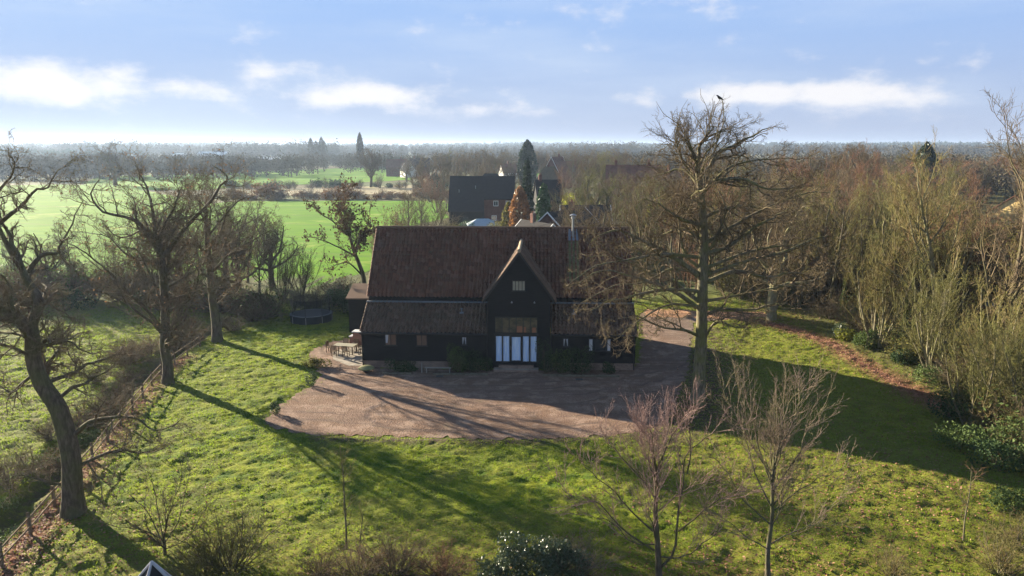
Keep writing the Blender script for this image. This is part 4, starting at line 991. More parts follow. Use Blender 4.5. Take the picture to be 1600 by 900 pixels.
# bare branchy shrub and olive bush, lower left
xs0, ys0 = g(258, 872)
hero('branching_shrub', (xs0, ys0), [(xs0, ys0, 0), at(257, 850, ys0), at(255, 835, ys0)],
     [(px([(257, 850), (235, 810), (215, 780), (190, 760)], ys0, .5), .035, .008), (px([(256, 845), (262, 800), (272, 760), (270, 720)], ys0, -.3), .035, .008), (px([(256, 850), (285, 810), (300, 770), (310, 735)], ys0, .5), .03, .008),
      (px([(255, 855), (225, 830), (195, 820), (170, 800)], ys0, -.8), .03, .008), (px([(255, 840), (245, 790), (238, 750), (225, 725)], ys0, .8), .03, .008), (px([(255, 860), (290, 840), (310, 800), (335, 790)], ys0, -.6), .03, .008)],
     (6, .2, 1.0, .9, 2.2, .2, .14, .1, .03), 'bare spreading shrub at the bottom left, beside a denser olive bush', 'bark_dark', 'twig_brown', .07, 61, [(9, .12, 1.0, .6, .42, None, .3, 7, .15, .04, .6, .008, 4), (6, .15, 1.0, .6, .42, None, .3, 5, .16, .04, .6, .006, 3), (4, .15, 1.0, .6, .45, None, .3, 3, .16, .04, .6, .005, 3)], cat='shrub', tr_r=.05)
b = g(362, 900)
plant('shrub', 0, b[0], b[1], 2.9, 'bark_dark', 'twig_olive', 'dense olive-twigged bush at the bottom left, taller than the bushes right of it', 'shrub', wide=.95, leaf=('leaf_olive', .035, .9))
b = g(318, 905); plant('shrub', 1, b[0], b[1], 2.0, 'bark_dark', 'twig_olive', 'low olive bush between the bare spreading shrub and the dense one', 'shrub', leaf=('leaf_olive', .03, .6))

def leafbush(name, lumps, size, m, label, cat='shrub', group=None, n=6000, seed=1, stem_m='bark_dark', loc=None, fill=.5):
    """evergreen: leaves through lumpy volumes over a few stems. lumps: (x,y,z,rx,ry,rz)"""
    rng = np.random.default_rng(seed); x0 = lumps[0][0] if loc is None else loc[0]; y0 = lumps[0][1] if loc is None else loc[1]; z0 = gz(x0, y0)
    o = empty(name, (x0, y0, z0)); tag(o, label, cat, group); P = []
    big_ = list(lumps)
    for l in big_:
        for _ in range(5):
            a = rng.uniform(0, 6.28); q_ = rng.uniform(.28, .55); e_ = rng.uniform(.55, 1.0)
            lumps = lumps + [(l[0] + l[3] * e_ * cos(a), l[1] + l[4] * e_ * sin(a), l[2] + l[5] * rng.uniform(-.4, .8), l[3] * q_, l[4] * q_, l[5] * q_)]
    vols = np.array([l[3] * l[4] * l[5] for l in lumps]) ** .67; vols /= vols.sum()
    for l, v in zip(lumps, vols):
        k = int(n * v); d = unit(rng.normal(size=(k, 3))); r = 1 - np.abs(rng.normal(0, .16, (k, 1))); wob = .80 + .42 * vnoise(d[:, 0] * 3.1 + 9 + l[0], d[:, 1] * 3.1 + d[:, 2] * 2.3 + 9, seed)[:, None]
        q = np.array(l[:3]) - (x0, y0, 0) + d * r * wob * np.array(l[3:]); P.append(q)
    P = np.concatenate(P); P = P[P[:, 2] > .03]; v, f = leaves(rng, P, size, size * .4)
    st = []
    for l in big_:
        for _ in range(4):
            a = rng.uniform(0, 6.28); c = np.array([[0, 0, -.1], [(l[0] - x0) * .5 + .2 * cos(a), (l[1] - y0) * .5 + .2 * sin(a), l[2] * .5], [(l[0] - x0) + l[3] * .5 * cos(a), (l[1] - y0) + l[4] * .5 * sin(a), l[2] + l[5] * .4]]); st.append(curve(c, 8))
    st = np.array(st); RS = np.repeat(np.linspace(.05, .012, 8)[None], len(st), 0) * (lumps[0][5] / 1.5)
    tv, tf = tube(st, RS, 5)
    link('stem', mesh_from('stem', [(tv, tf, 0)], True, [M[stem_m]]), o)
    link('foliage', mesh_from('foliage', [(v, f, 0)], False, [M[m]]), o)
    return o
# glossy laurel at the bottom
bx_, by_ = g(840, 905); leafbush('laurel_bush', [(bx_, by_, .9, 1.25, .9, .85), (bx_ - 1.1, by_, .6, .8, .7, .7), (bx_ + 1.2, by_ - .2, .6, .9, .7, .65), (bx_ - 1.9, by_ - .2, .35, .6, .5, .45), (bx_ + .5, by_, 1.05, .7, .6, .6)], .055, 'leaf_gloss', 'dark glossy evergreen bush shining white on top, bottom centre of the photo', n=11000, seed=5)
# brown-twig low shrubs along the bottom
for k, (x, y, h, wd, tw_, lb) in enumerate([(560, 905, 1.5, 1.3, 'twig_brown', 'low brown shrub at the bottom edge below the lawn sapling'), (620, 900, 1.7, 1.4, 'twig_brown', 'brown leafy shrub at the bottom edge, between the sapling shrub and the glossy bush'), (690, 905, 1.4, 1.3, 'twig_red', 'reddish brown shrub touching the left of the glossy evergreen bush'), (500, 905, 1.2, 1.3, 'twig_brown', 'small brown shrub at the bottom edge, leftmost of the low brown row')]):
    b = g(x, y); plant('shrub', k % 3, b[0], b[1], h, 'bark_dark', tw_, lb, 'shrub', 'low brown shrubs along the bottom', wide=wd, leaf=('leaf_brown', .03, .7))
for k, (x, y, h, lb) in enumerate([(900, 900, 1.8, 'thin bare shrub right of the glossy evergreen bush'), (1390, 905, 1.3, 'low straw-coloured shrub at the bottom, right of the upright young tree'), (1560, 900, 1.8, 'straw-coloured bramble mound in the bottom right corner'), (1590, 860, 1.6, 'pale bramble at the right edge above the corner mound')]):
    b = g(x, y); plant('shrub', k % 3, b[0], b[1], h, 'bark_grey', 'twig_gold' if k else 'twig_pale', lb, 'shrub', 'thin pale shrubs along the bottom right', wide=1.2)

# ------------------------------------------------------------------ summerhouse roof tip at the bottom edge
sx, sy, sz = at(237, 879, 16.0)
q = empty('summerhouse', (sx, sy, 0), R(43)); tag(q, 'small black pyramid roof tip with pale hips poking in at the bottom left edge', 'summerhouse')
mb = MB(); rr_ = 3.0; ez = sz - 4.9; cs = [(rr_, rr_), (-rr_, rr_), (-rr_, -rr_), (rr_, -rr_)]
for i in range(4): a = cs[i]; b = cs[(i + 1) % 4]; mb.add([(a[0], a[1], ez), (b[0], b[1], ez), (0, 0, sz)], [(0, 1, 2)])
mb.build('roof', simple('black_felt', (.022, .022, .024), .8, .2), q)
mb = MB()
for a in cs: mb.rod([(a[0], a[1], ez), (0, 0, sz + .02)], .035, 6)
mb.build('hip', simple('pale_hip_tiles', (.42, .42, .46), .7, .2), q, True)
mb = MB(); mb.box(-2.6, 2.6, -2.6, 2.6, 0, ez + .1); mb.build('wall', M['board'], q)

# ------------------------------------------------------------------ post and rail fence
fr = empty('post_and_rail_fence', (*FENCE[1], 0)); tag(fr, 'timber post and rail fence running beside the leaf-filled ditch', 'fence')
fo = np.array([*FENCE[1], 0]); F2 = np.array(FENCE[:9]); seg = np.hypot(*np.diff(F2, axis=0).T); cum = np.concatenate([[0], np.cumsum(seg)]); tot = cum[-1]
S = np.arange(0, tot, 2.75); fxp = np.interp(S, cum, F2[:, 0]); fyp = np.interp(S, cum, F2[:, 1]); rf = np.random.default_rng(3)
for x, y in zip(fxp, fyp):
    z = gz(x, y); mb = MB(); j = rf.normal(0, .02, 2); mb.prism([(-.06, z - .2), (.06, z - .2), (.06 + j[0], z + 1.12), (-.06 + j[0], z + 1.16)], -.05, .05, 'x'); o = mb.build('post', M['timber'], fr); o.location = (x - fo[0], y - fo[1], 0)
for hgt in (.48, .95):
    for i in range(len(S) - 1):
        a = (fxp[i], fyp[i]); b = (fxp[i + 1], fyp[i + 1]); mb = MB(); za = gz(*a) + hgt + rf.normal(0, .02); zb = gz(*b) + hgt + rf.normal(0, .02)
        n_ = np.array([b[1] - a[1], -(b[0] - a[0])]); n_ = n_ / np.hypot(*n_) * .05; v = []
        for (x, y, z) in ((*a, za), (*b, zb)):
            for sx_, dz in ((-1, -.038), (1, -.038), (1, .038), (-1, .038)): v.append((x - fo[0] + n_[0] * (1.6 + .4 * sx_), y - fo[1] + n_[1] * (1.6 + .4 * sx_), z + dz))
        mb.add(v, [(0, 1, 5, 4), (1, 2, 6, 5), (2, 3, 7, 6), (3, 0, 4, 7), (3, 2, 1, 0), (4, 5, 6, 7)]); mb.build('rail', M['timber'], fr)

# plants growing in the ditch
for k in range(9):
    t = rf.uniform(.05, .8); x = np.interp(t * tot, cum, F2[:, 0]) - 2.2 + rf.normal(0, .5); y = np.interp(t * tot, cum, F2[:, 1])
    leafbush('bramble_clump', [(x, y, .25, .8, .8, .45), (x + .5, y + .6, .2, .5, .6, .35)], .05, 'leaf_ivy', 'green bramble clump growing in the ditch beyond the fence', 'bramble', 'bramble clumps in the ditch', n=900, seed=70 + k)

# ------------------------------------------------------------------ things round the barn
def local_bush(x, y, r, h, m, label, n=2500, seed=1, size=.05): 
    wx, wy, _ = bl(x, y); return leafbush('evergreen_shrub' if m != 'leaf_ivy' else 'climbing_shrub', [(wx, wy, h * .5, r, r * .75, h * .52), (wx + r * .35, wy, h * .3, r * .8, r * .6, h * .33)], size, m, label, 'shrub', 'shrubs planted along the barn front', n, seed)
local_bush(7.85, -.9, .75, 2.1, 'leaf_ivy', 'bright green rounded shrub in front of the small curtained window, left of the doors', 3500, 1)
local_bush(9.1, -.8, .9, 1.9, 'leaf_dark', 'dark shrub between the green shrub and the barn doors', 3000, 2)
local_bush(3.3, -.9, 1.1, .9, 'leaf_dark', 'low dark shrub under the left windows of the barn', 2800, 3)
local_bush(10.2, -.55, .4, 1.3, 'leaf_dark', 'narrow dark shrub hard against the left of the doors', 900, 4)
local_bush(14.9, -.7, .6, 2.6, 'leaf_dark', 'tall dark shrub hard against the right of the doors', 1800, 5)
local_bush(16.0, -.8, .7, 1.9, 'leaf_ivy', 'green shrub under the narrow right window of the barn', 2200, 6)
local_bush(17.4, -.8, 1.1, 2.0, 'leaf_dark', 'wide dark shrub left of the large curtained window', 3000, 7)
local_bush(19.9, -.7, .5, .9, 'leaf_dark', 'small dark shrub below the large curtained window', 900, 8)
mb = MB()
rb = np.random.default_rng(6)
for a, b in ((2.0, 4.2), (6.0, 10.2), (14.7, 20.5)):
    x = a
    while x < b: wv = rb.uniform(.22, .38); mb.box(x, x + wv - .02, -1.75 + rb.normal(0, .02), -1.58, .0, .13 + rb.uniform(0, .05)); x += wv
o = mb.build('border_edging', simple('dull_edging_stone', (.17, .15, .11), .95, .05, 0, .6), None); o.location = barn.location; o.rotation_euler = barn.rotation_euler; tag(o, 'row of pale stones edging the planted border along the barn front', 'edging')
# low white post and rail
e = empty('low_rail', bl(5.05, -1.2)); e.rotation_euler = (0, 0, BARN_RZ); tag(e, 'short pale rail with upright post below the left lean-to wall', 'rail')
mb = MB(); mb.box(-.04, .04, -.04, .04, 0, .85); mb.build('post', M['bench'], e)
mb = MB(); mb.box(.25, 2.35, -.04, .04, .40, .48).box(.35, .42, -.035, .035, .0, .398).box(2.2, 2.27, -.035, .035, .0, .398); mb.build('rail', M['bench'], e)
# covered pit / round tarpaulined table at the corner
wx, wy, _ = bl(.55, -1.05); e = empty('covered_firepit', (wx, wy, 0)); tag(e, 'low round fire pit under a khaki cover at the barn corner', 'fire pit')
mb = MB(); mb.lathe([(.0, .52), (.35, .47), (.62, .34), (.66, .28), (.60, .26)], 0, 0, 24); mb.build('cover', simple('khaki_cover', (.24, .23, .10), .8, .2), e, True)
mb = MB(); mb.lathe([(.40, .30), (.30, .06), (.0, .05)], 0, 0, 20)
for k in range(3): mb.rod([(.32 * cos(k * 2.1), .32 * sin(k * 2.1), .2), (.42 * cos(k * 2.1), .42 * sin(k * 2.1), .0)], .025, 6)
mb.build('bowl', M['black'], e)
# manhole covers in the gravel
for x_, y_, lb in ((687, 588, 'dark drain cover in the gravel, the left one of two'), (905, 593, 'dark drain cover in the gravel, the right one of two')):
    wx, wy = g(x_, y_); mb = MB(); mb.box(-.28, .28, -.2, .2, -.02, .006); [mb.box(-.24 + k * .1, -.18 + k * .1, -.15, .15, .0063, .018) for k in range(5)]
    o = mb.build('drain_cover', M['black']); o.location = (wx, wy, .02); tag(o, lb, 'drain cover', 'drain covers')
# outhouse and garden wall behind the left gable
e = empty('outhouse', at(560, 462, 68.5)[:2] + (0,)); tag(e, 'small black boarded outbuilding behind the left gable of the barn', 'outbuilding')
mb = MB(); mb.box(-1.0, 1.1, 0, 3.2, 0, 3.4); mb.build('wall', M['board'], e)
mb = MB(); mb.prism([(-.2, 3.42), (3.4, 4.2), (3.4, 4.32), (-.2, 3.54)], -1.2, 1.2, 'x'); mb.build('roof', M['pantile_low'], e)
# patio
M['paver'] = mat('patio_paving', brick_b((.24, .21, .17), (.31, .27, .22), (.15, .13, .11), 2.6))
tag(sheet('patio', gp([(520, 548), (575, 540), (586, 556), (584, 572), (545, 572), (520, 562)]), .034, M['paver'], .5, .03), kind='structure')
# garden table and chairs
wx, wy = g(540, 552)
e = empty('garden_table', (wx, wy, .03), R(-12)); tag(e, 'pale oblong garden table on the patio', 'table')
mb = MB(); mb.box(-.95, .95, -.5, .5, .70, .75); mb.build('tabletop', simple('pale_tabletop', (.26, .24, .17), .6, .3), e)
for sx_ in (-1, 1):
    for sy_ in (-1, 1): mb = MB(); mb.box(sx_ * .82 - .035, sx_ * .82 + .035, sy_ * .4 - .035, sy_ * .4 + .035, 0, .698); mb.build('leg', M['timber'], e)
ch = None
def chair_at(x, y, rz, label):
    global ch
    if ch is None:
        ch = empty('garden_chair'); mb = MB()
        for k in range(5): mb.box(-.23, .23, -.22 + k * .09, -.15 + k * .09, .43, .455)
        mb.build('seat', M['timber'], ch)
        mb = MB(); [mb.box(-.22 + k * .1, -.17 + k * .1, .215, .24, .50, .92) for k in range(5)]; mb.box(-.24, .24, .21, .245, .92, .98); mb.build('backrest', M['timber'], ch)
        for sx_ in (-1, 1):
            for sy_ in (-1, 1): mb = MB(); mb.box(sx_ * .215 - .025, sx_ * .215 + .025, sy_ * .205 - .025, sy_ * .205 + .025, 0, .43 if sy_ < 0 else .92); mb.build('leg', M['timber'], ch)
            mb = MB(); mb.box(sx_ * .215 - .03, sx_ * .215 + .03, -.24, .2, .64, .665); mb.build('armrest', M['timber'], ch)
        r = ch
    else:
        r = ch.copy(); COL.objects.link(r)
        for c in ch.children: d = c.copy(); COL.objects.link(d); d.parent = r
    r.location = (x, y, .035); r.rotation_euler = (0, 0, rz); tag(r, label, 'chair', 'garden chairs round the patio table'); return r
R12 = R(-12)
for dx, dy, rz, lb in ((-.5, 1.0, 0, 'garden chair behind the pale table, on the lawn side'), (.5, 1.0, 0, 'garden chair behind the pale table, nearer the brick barbecue'), (-1.5, 0, pi / 2, 'garden chair at the left head of the patio table'), (1.5, 0, -pi / 2, 'garden chair at the barn-side head of the patio table'), (-.5, -1.0, pi, 'garden chair in front of the pale table, at its left'), (.5, -1.0, pi, 'garden chair in front of the pale table, at its right')):
    chair_at(wx + dx * cos(R12) - dy * sin(R12), wy + dx * sin(R12) + dy * cos(R12), R12 + rz, lb)
wx, wy = g(564, 538)
e = empty('brick_barbecue', (wx, wy, .03), R(-10)); tag(e, 'red brick barbecue with a pale slab top at the end of the patio', 'barbecue')
mb = MB(); mb.box(-.6, .7, -.35, .35, 0, 1.15).box(-.95, -.61, -.33, .33, 0, .7); mb.build('body', M['brick'], e)
mb = MB(); mb.box(-.68, .75, -.42, .42, 1.153, 1.25).box(-1.0, -.69, -.38, .38, .703, .78); mb.build('slab', simple('pale_slab', (.52, .53, .54), .8, .2), e)
mb = MB()
for k, (x_, y_) in enumerate(((-1.5, .7), (-.9, 1.1), (.3, -1.0))):
    pass
wx, wy = g(572, 563); leafbush('potted_plant', [(wx, wy, .55, .35, .35, .35)], .04, 'leaf_ivy', 'potted plant standing by the corner of the barn', 'plant', n=400, seed=9)
wx, wy = g(540, 570)
# clipped low bushes on the drive edge
for x_, y_, h, wd, lb in ((487, 603, 1.15, .38, 'narrow dark bush at the lawn edge, halfway along the drive'), (430, 647, .85, .30, 'small dark bush at the left tip of the drive')):
    wx, wy = g(x_, y_); leafbush('clipped_bush', [(wx, wy, h * .5, wd, wd, h * .52)], .04, 'leaf_dark', lb, 'bush', n=1100, seed=int(x_))
wx, wy = g(502, 574); leafbush('lavender_bush', [(wx, wy, .35, .9, .5, .4), (wx - .8, wy - .1, .3, .6, .4, .33)], .06, 'leaf_olive', 'spiky low grey-green bush beside the patio', 'bush', n=1600, seed=19)
# trampoline with safety net
wx, wy = g(487, 502)
e = empty('trampoline', (wx, wy, 0)); tag(e, 'round trampoline with dark safety net on the shaded lawn corner', 'trampoline'); TR = 2.15
M['mat_dark'] = simple('trampoline_mat', (.02, .03, .04), .6, .3); M['pad'] = simple('green_edge_pad', (.03, .05, .055), .5, .4)
mb = MB(); mb.lathe([(0, .86), (TR - .35, .86), (TR - .35, .85), (0, .85)], 0, 0, 36); mb.build('mat', M['mat_dark'], e)
mb = MB(); mb.lathe([(TR - .34, .89), (TR, .89), (TR, .84), (TR - .34, .84)], 0, 0, 36); mb.build('edge_pad', M['pad'], e)
mb = MB(); mb.lathe([(TR - .02, .84), (TR - .05, .12)], 0, 0, 36); mb.build('skirt', M['mat_dark'], e)
def net_b(K):
    t = K.n('ShaderNodeBsdfTransparent'); d = K.bsdf((.02, .025, .03), .8, .1); m_ = K.n('ShaderNodeMixShader'); m_.inputs[0].default_value = .38; K.l(t.outputs[0], m_.inputs[1]); K.l(d, m_.inputs[2]); return m_.outputs[0]
M['net'] = mat('safety_net', net_b)
mb = MB(); mb.lathe([(TR - .25, .9), (TR - .15, 2.5)], 0, 0, 36); mb.build('net', M['net'], e)
for k in range(8):
    a = k * pi / 4; mb = MB(); mb.rod([(TR * cos(a) * .99, TR * sin(a) * .99, 0), (TR * cos(a) * .99, TR * sin(a) * .99, .83)], .03, 6); mb.build('leg', M['steel'], e)
    mb = MB(); mb.rod([(TR * cos(a) * 1.01, TR * sin(a) * 1.01, .9), (TR * cos(a) * .97, TR * sin(a) * .97, 2.65)], .028, 6); mb.build('pole', M['black'], e)
# rook on top of the big oak
oc = [c for c in drive_oak.children if c.name.startswith('crown')][0]; co = np.empty(len(oc.data.vertices) * 3); oc.data.vertices.foreach_get('co', co); co = co.reshape(-1, 3) + np.array(drive_oak.location)
tb = at(1150, 150, 49.0); co = co[:int(drive_oak['first_shoots'])]; del drive_oak['first_shoots']; nb = co[np.abs(co[:, 0] - tb[0]) < 1.3]; bx_, by_, bz_ = nb[nb[:, 2].argmax()] + np.array([0, 0, -.02])
def bird(x, y, z, rz, label):
    e = empty('rook', (x, y, z), rz); tag(e, label, 'bird'); mb = MB()
    mb.rod([(-.20, 0, .10), (-.10, 0, .13), (0, 0, .16), (.10, 0, .22), (.16, 0, .28)], .05, 8); P = np.array([[(-.30, 0, .04), (-.22, 0, .07), (-.14, 0, .11), (-.02, 0, .15), (.08, 0, .20), (.14, 0, .26), (.19, 0, .30), (.23, 0, .30), (.31, 0, .28)]]); v, f = tube(P, np.array([[.012, .03, .06, .09, .085, .055, .052, .03, .004]]), 10)
    mb = MB(); mb.add(v, f); mb.rod([(.02, .03, .1), (.02, .03, -.02)], .008, 5); mb.rod([(.02, -.03, .1), (.02, -.03, -.02)], .008, 5); mb.build('body', M['black'], e, True)
    for s in (-1, 1): mb = MB(); mb.add([(.10, s * .06, .20), (.0, s * .105, .18), (-.16, s * .07, .10), (-.30, s * .03, .06), (-.02, s * .085, .10)], [(0, 1, 2, 4), (4, 2, 3)]); mb.build('wing', M['black'], e, True)
bird(bx_, by_, bz_, R(200), 'black bird perched on the topmost twig of the drive oak')

# ------------------------------------------------------------------ HEDGE AND BUSHES ON THE LEFT
rh = np.random.default_rng(91)
ORD = 'first second third fourth fifth sixth seventh eighth ninth tenth eleventh twelfth thirteenth fourteenth fifteenth sixteenth seventeenth eighteenth nineteenth twentieth twenty-first twenty-second twenty-third twenty-fourth twenty-fifth twenty-sixth'.split()
for k in range(26):
    t = k / 25; X = -66 + 50 * t + rh.normal(0, .6); Yh = 79 + 3.5 * math.sin(t * 5) + rh.normal(0, 1.0) + (4 if t > .85 else 0); h = (5.4 - 2.4 * t) * rh.uniform(.8, 1.15)
    tw_ = ['twig_brown', 'twig_grey', 'twig_dark', 'twig_brown'][k % 4]
    plant('willow' if k % 3 == 0 else 'shrub', k % 3 if k % 3 else k % 2, X, Yh, h, 'bark_dark', tw_, ORD[k] + ' bush from the left edge in the tall dark hedge beyond the paddock', 'hedge bush', 'bushes of the dark hedge behind the trampoline', wide=1.25, leaf=('leaf_brown', .08, .25) if k % 2 else (('leaf_ivy', .08, .3) if k % 4 == 0 else None), name='hedge_bush')
for k in range(5):
    X = -58 + k * 9.5 + rh.normal(0, 1); leafbush('evergreen_bush', [(X, 78 + rh.normal(0, .8), 1.6, 2.0, 1.4, 1.3), (X + 1.5, 78.5, 1.0, 1.5, 1.2, 1.0)], .10, 'leaf_dark', ORD[k] + ' low dark evergreen from the left along the foot of the tall hedge', 'hedge bush', 'dark evergreens in the hedge foot', n=1800, seed=120 + k)
leafbush('evergreen_bush', [(-16.0, 76.5, 1.3, 2.4, 1.6, 1.5), (-18.6, 77.5, 1.2, 1.8, 1.5, 1.3)], .10, 'leaf_dark', 'dark evergreen hedge between trampoline and barn gable', 'hedge bush', n=3200, seed=131)
for k, (x, Yz, h, kd, tw_) in enumerate([(30, 86, 8.5, 'ash', 'twig_grey'), (75, 84, 7.5, 'oak', 'twig_dark'), (120, 88, 8.5, 'ash', 'twig_brown'), (175, 84, 7, 'willow', 'twig_brown'), (215, 87, 9, 'ash', 'twig_grey'), (290, 84, 9, 'oak', 'twig_brown'), (330, 86, 9.5, 'ash', 'twig_brown'), (355, 92, 11, 'oak', 'twig_brown'), (372, 83, 9.5, 'oak', 'twig_dark'), (388, 95, 11.5, 'ash', 'twig_brown'), (262, 93, 10.5, 'oak', 'twig_brown'), (240, 80, 7.5, 'willow', 'twig_brown'), (425, 90, 10, 'oak', 'twig_brown'), (340, 79, 7.5, 'willow', 'twig_brown'), (405, 85, 8.5, 'ash', 'twig_brown'), (440, 83, 7.5, 'willow', 'twig_brown'), (470, 84, 6.5, 'willow', 'twig_dark')]):
    p = at(x, 450, Yz); plant(kd, k % 2, p[0], Yz, h, 'bark_dark', tw_, ORD[k] + ' bare tree from the left edge standing up out of the dark hedge', 'tree', 'bare trees in the dark hedge')
# undergrowth scattered by the fence oaks
for k, (x, y, h) in enumerate([(205, 560, 1.6), (300, 535, 2.0), (395, 505, 2.2), (360, 520, 1.8), (150, 600, 1.3), (420, 498, 2.4)]):
    b = g(x, y); plant('shrub', k % 3, b[0], b[1], h, 'bark_dark', 'twig_brown', 'low bare shrub growing among the fence oaks', 'shrub', 'bare shrubs among the fence oaks', wide=1.4)
for k in range(12):
    yy = 36 + k * 3.1; xx = np.interp(yy, [p[1] for p in FENCE], [p[0] for p in FENCE]) - 3.2 + rh.normal(0, .7)
    plant('shrub', k % 3, xx, yy, rh.uniform(1.2, 2.3), 'bark_dark', 'twig_brown', ORD[k] + ' bare bush, counted from the camera, along the far bank of the ditch', 'shrub', 'bare bushes along the far bank of the ditch', wide=1.5, leaf=('leaf_brown', .05, .3) if k % 2 else None)

# ------------------------------------------------------------------ THE WOOD ON THE RIGHT
rw_ = np.random.default_rng(404)
def wood_edge(Y): return np.interp(Y, [28, 36, 40, 44, 49, 56, 64, 72, 80, 100, 140], [27.0, 28.5, 29.5, 31.5, 33.0, 33.5, 33.0, 33.5, 27, 24, 20])
placed = []
def ok_(x, y, dmin):
    for a, b in placed:
        if (a - x) ** 2 + (b - y) ** 2 < dmin * dmin: return False
    placed.append((x, y)); return True
cnt = 0; tries = 0
while cnt < 165 and tries < 6000:
    tries += 1; Yw = rw_.uniform(38, 135); Xm = Yw * .78 + 3; e0 = wood_edge(Yw)
    if Xm < e0 + 1: continue
    Xw = rw_.uniform(e0, Xm)
    if math.hypot(Xw - 51, Yw - 78) < 5 or (Yw < 60 and Xw < e0 + 1.0): continue
    if not ok_(Xw, Yw, 2.9 if Yw < 80 else 4.0): continue
    cnt += 1; edge = Xw - e0 < 5
    kd = rw_.choice(['willow', 'thin', 'ash', 'ash', 'oak', 'oak']) if not edge else rw_.choice(['willow', 'ash', 'thin', 'thin'])
    i = int(rw_.integers(0, 2)); h = {'willow': rw_.uniform(7.5, 11.5), 'oak': rw_.uniform(10.5, 15), 'thin': rw_.uniform(9, 15.5), 'ash': rw_.uniform(12.5, 16.5)}[kd]
    if Yw < 50: h *= .72
    h *= .93
    pxl = 800 + 1142 * Xw / (Yw * .982 + 2)
    if 1540 < pxl < 1612 and Yw > 55: h = min(h, 16.2 - 14.7 * Yw / 128)
    if h < 4: continue
    tw_ = rw_.choice(['twig_olive', 'twig_gold', 'twig_olive', 'twig_brown', 'twig_brown'] if edge else ['twig_olive', 'twig_brown', 'twig_brown', 'twig_gold', 'twig_red', 'twig_red' if Yw > 66 else 'twig_brown']); bk = rw_.choice(['bark_moss', 'bark_grey', 'bark_grey'])
    kz = 'by the lit ivy mound' if Yw < 46 else 'beside the near half of the leaf strip' if Yw < 60 else 'beside the far half of the leaf strip' if Yw < 76 else 'past the lane end' if Yw < 100 else 'at the back of the right-hand wood'
    lb = {'twig_olive': 'olive', 'twig_gold': 'golden', 'twig_brown': 'brown', 'twig_red': 'reddish'}[str(tw_)] + {'willow': ' many-stemmed', 'thin': ' slender', 'ash': ' spreading', 'oak': ' crooked'}[kd] + (' edge' if edge else ' inner') + ' tree of the wood, ' + kz
    plant(kd, i, Xw, Yw, h, bk, tw_, lb, 'tree', lb.replace(' tree of', ' trees of'), ivy=bool(rw_.random() < .35 and kd != 'willow'), leaf=('leaf_olive', .07, .6) if rw_.random() < (.8 if kd == 'willow' else .35) else None)
# undergrowth of the wood
for k in range(70):
    Yw = rw_.uniform(37, 90); Xw = rw_.uniform(wood_edge(Yw) + .3, min(Yw * .75 + 3, wood_edge(Yw) + 16))
    plant('shrub', k % 3, Xw, Yw, rw_.uniform(2.0, 4.2), 'bark_grey', ['twig_olive', 'twig_gold', 'twig_brown'][k % 3], ['olive', 'golden', 'brown'][k % 3] + ' undergrowth bush in the wood, ' + ('near the lit ivy mound' if Yw < 50 else 'along the leaf strip' if Yw < 72 else 'past the lane end'), 'shrub', ['olive', 'golden', 'brown'][k % 3] + ' undergrowth bushes of the wood ' + str(int(Yw < 50) + int(Yw < 72)), wide=1.3, leaf=(('leaf_olive', .07, .6), ('leaf_ivy', .08, .5), None)[k % 3], name='undergrowth_bush')
for k, (x, y, r, h) in enumerate([(1500, 700, 1.6, 1.4), (1555, 735, 1.5, 1.5), (1590, 720, 1.6, 2.2), (1450, 600, 1.2, 1.4), (1410, 570, 1.0, 1.2), (1320, 532, .9, 1.0), (1350, 545, 1.0, 1.6), (1530, 660, 1.6, 2.4), (1480, 655, 1.3, 1.8), (1580, 800, 1.3, .9)]):
    b = g(x, y); leafbush('ivy_bush', [(b[0], b[1], h * .45, r, r * .8, h * .55), (b[0] + r * .7, b[1] + .4, h * .35, r * .8, r * .7, h * .45)], .075, ['leaf_ivy', 'leaf_yellow', 'leaf_dark'][(0, 2, 0, 0, 2, 1, 0, 0, 2, 0)[k]],
        ['sprawling bright ivy mound at the wood edge, lit in front of the dark shade', 'dark evergreen clump beside the lit ivy mound', 'ivy-covered thicket at the right edge of the photo', 'ivy clump where the leaf strip meets the wood', 'dark clump in the wood edge above the leaf strip', 'yellow-green clump at the far end of the leaf strip', 'ivy round a leaning trunk at the far end of the leaf strip', 'tall ivy thicket behind the lit ivy mound', 'dark thicket where the barn shadow enters the wood', 'low ivy patch near the bottom right corner'][k], 'ivy', n=2200, seed=300 + k)
# picked-out trees of the wood front
plant('willow', 1, 29.3, 44.2, 7.6, 'bark_moss', 'twig_olive', 'olive willow thicket standing over the lit ivy mound', wide=1.1, leaf=('leaf_olive', .07, .7))
plant('willow', 0, 31.0, 41.0, 8.5, 'bark_moss', 'twig_olive', 'big olive willow at the right edge of the photo, above the ivy thicket', wide=1.1, leaf=('leaf_olive', .075, .7))
plant('willow', 1, 33.5, 47.5, 9.5, 'bark_pale', 'twig_gold', 'golden many-stemmed willow behind the olive thicket', wide=1.0, leaf=('leaf_olive', .07, .5))
plant('willow', 0, 33.0, 55.0, 9.5, 'bark_pale', 'twig_olive', 'mossy willow at the wood edge beside the middle of the leaf strip', wide=1.0, leaf=('leaf_olive', .075, .5))
plant('willow', 1, 32.5, 63.0, 10.5, 'bark_pale', 'twig_gold', 'tall golden many-stemmed tree at the far half of the leaf strip', wide=.95)
plant('ash', 0, 35.4, 52.0, 20.8, 'bark_dark', 'twig_brown', 'tallest bare tree, arching into the sky at the right edge', wide=.95)
plant('ash', 1, 41.5, 59.0, 20.0, 'bark_dark', 'twig_brown', 'tall bare tree just behind the one arching at the right edge', wide=.9)
plant('oak', 0, 27.0, 74.0, 13.5, 'bark_pale', 'twig_brown', 'bare tree with pale trunk at the top of the lawn, right of the drive oak')
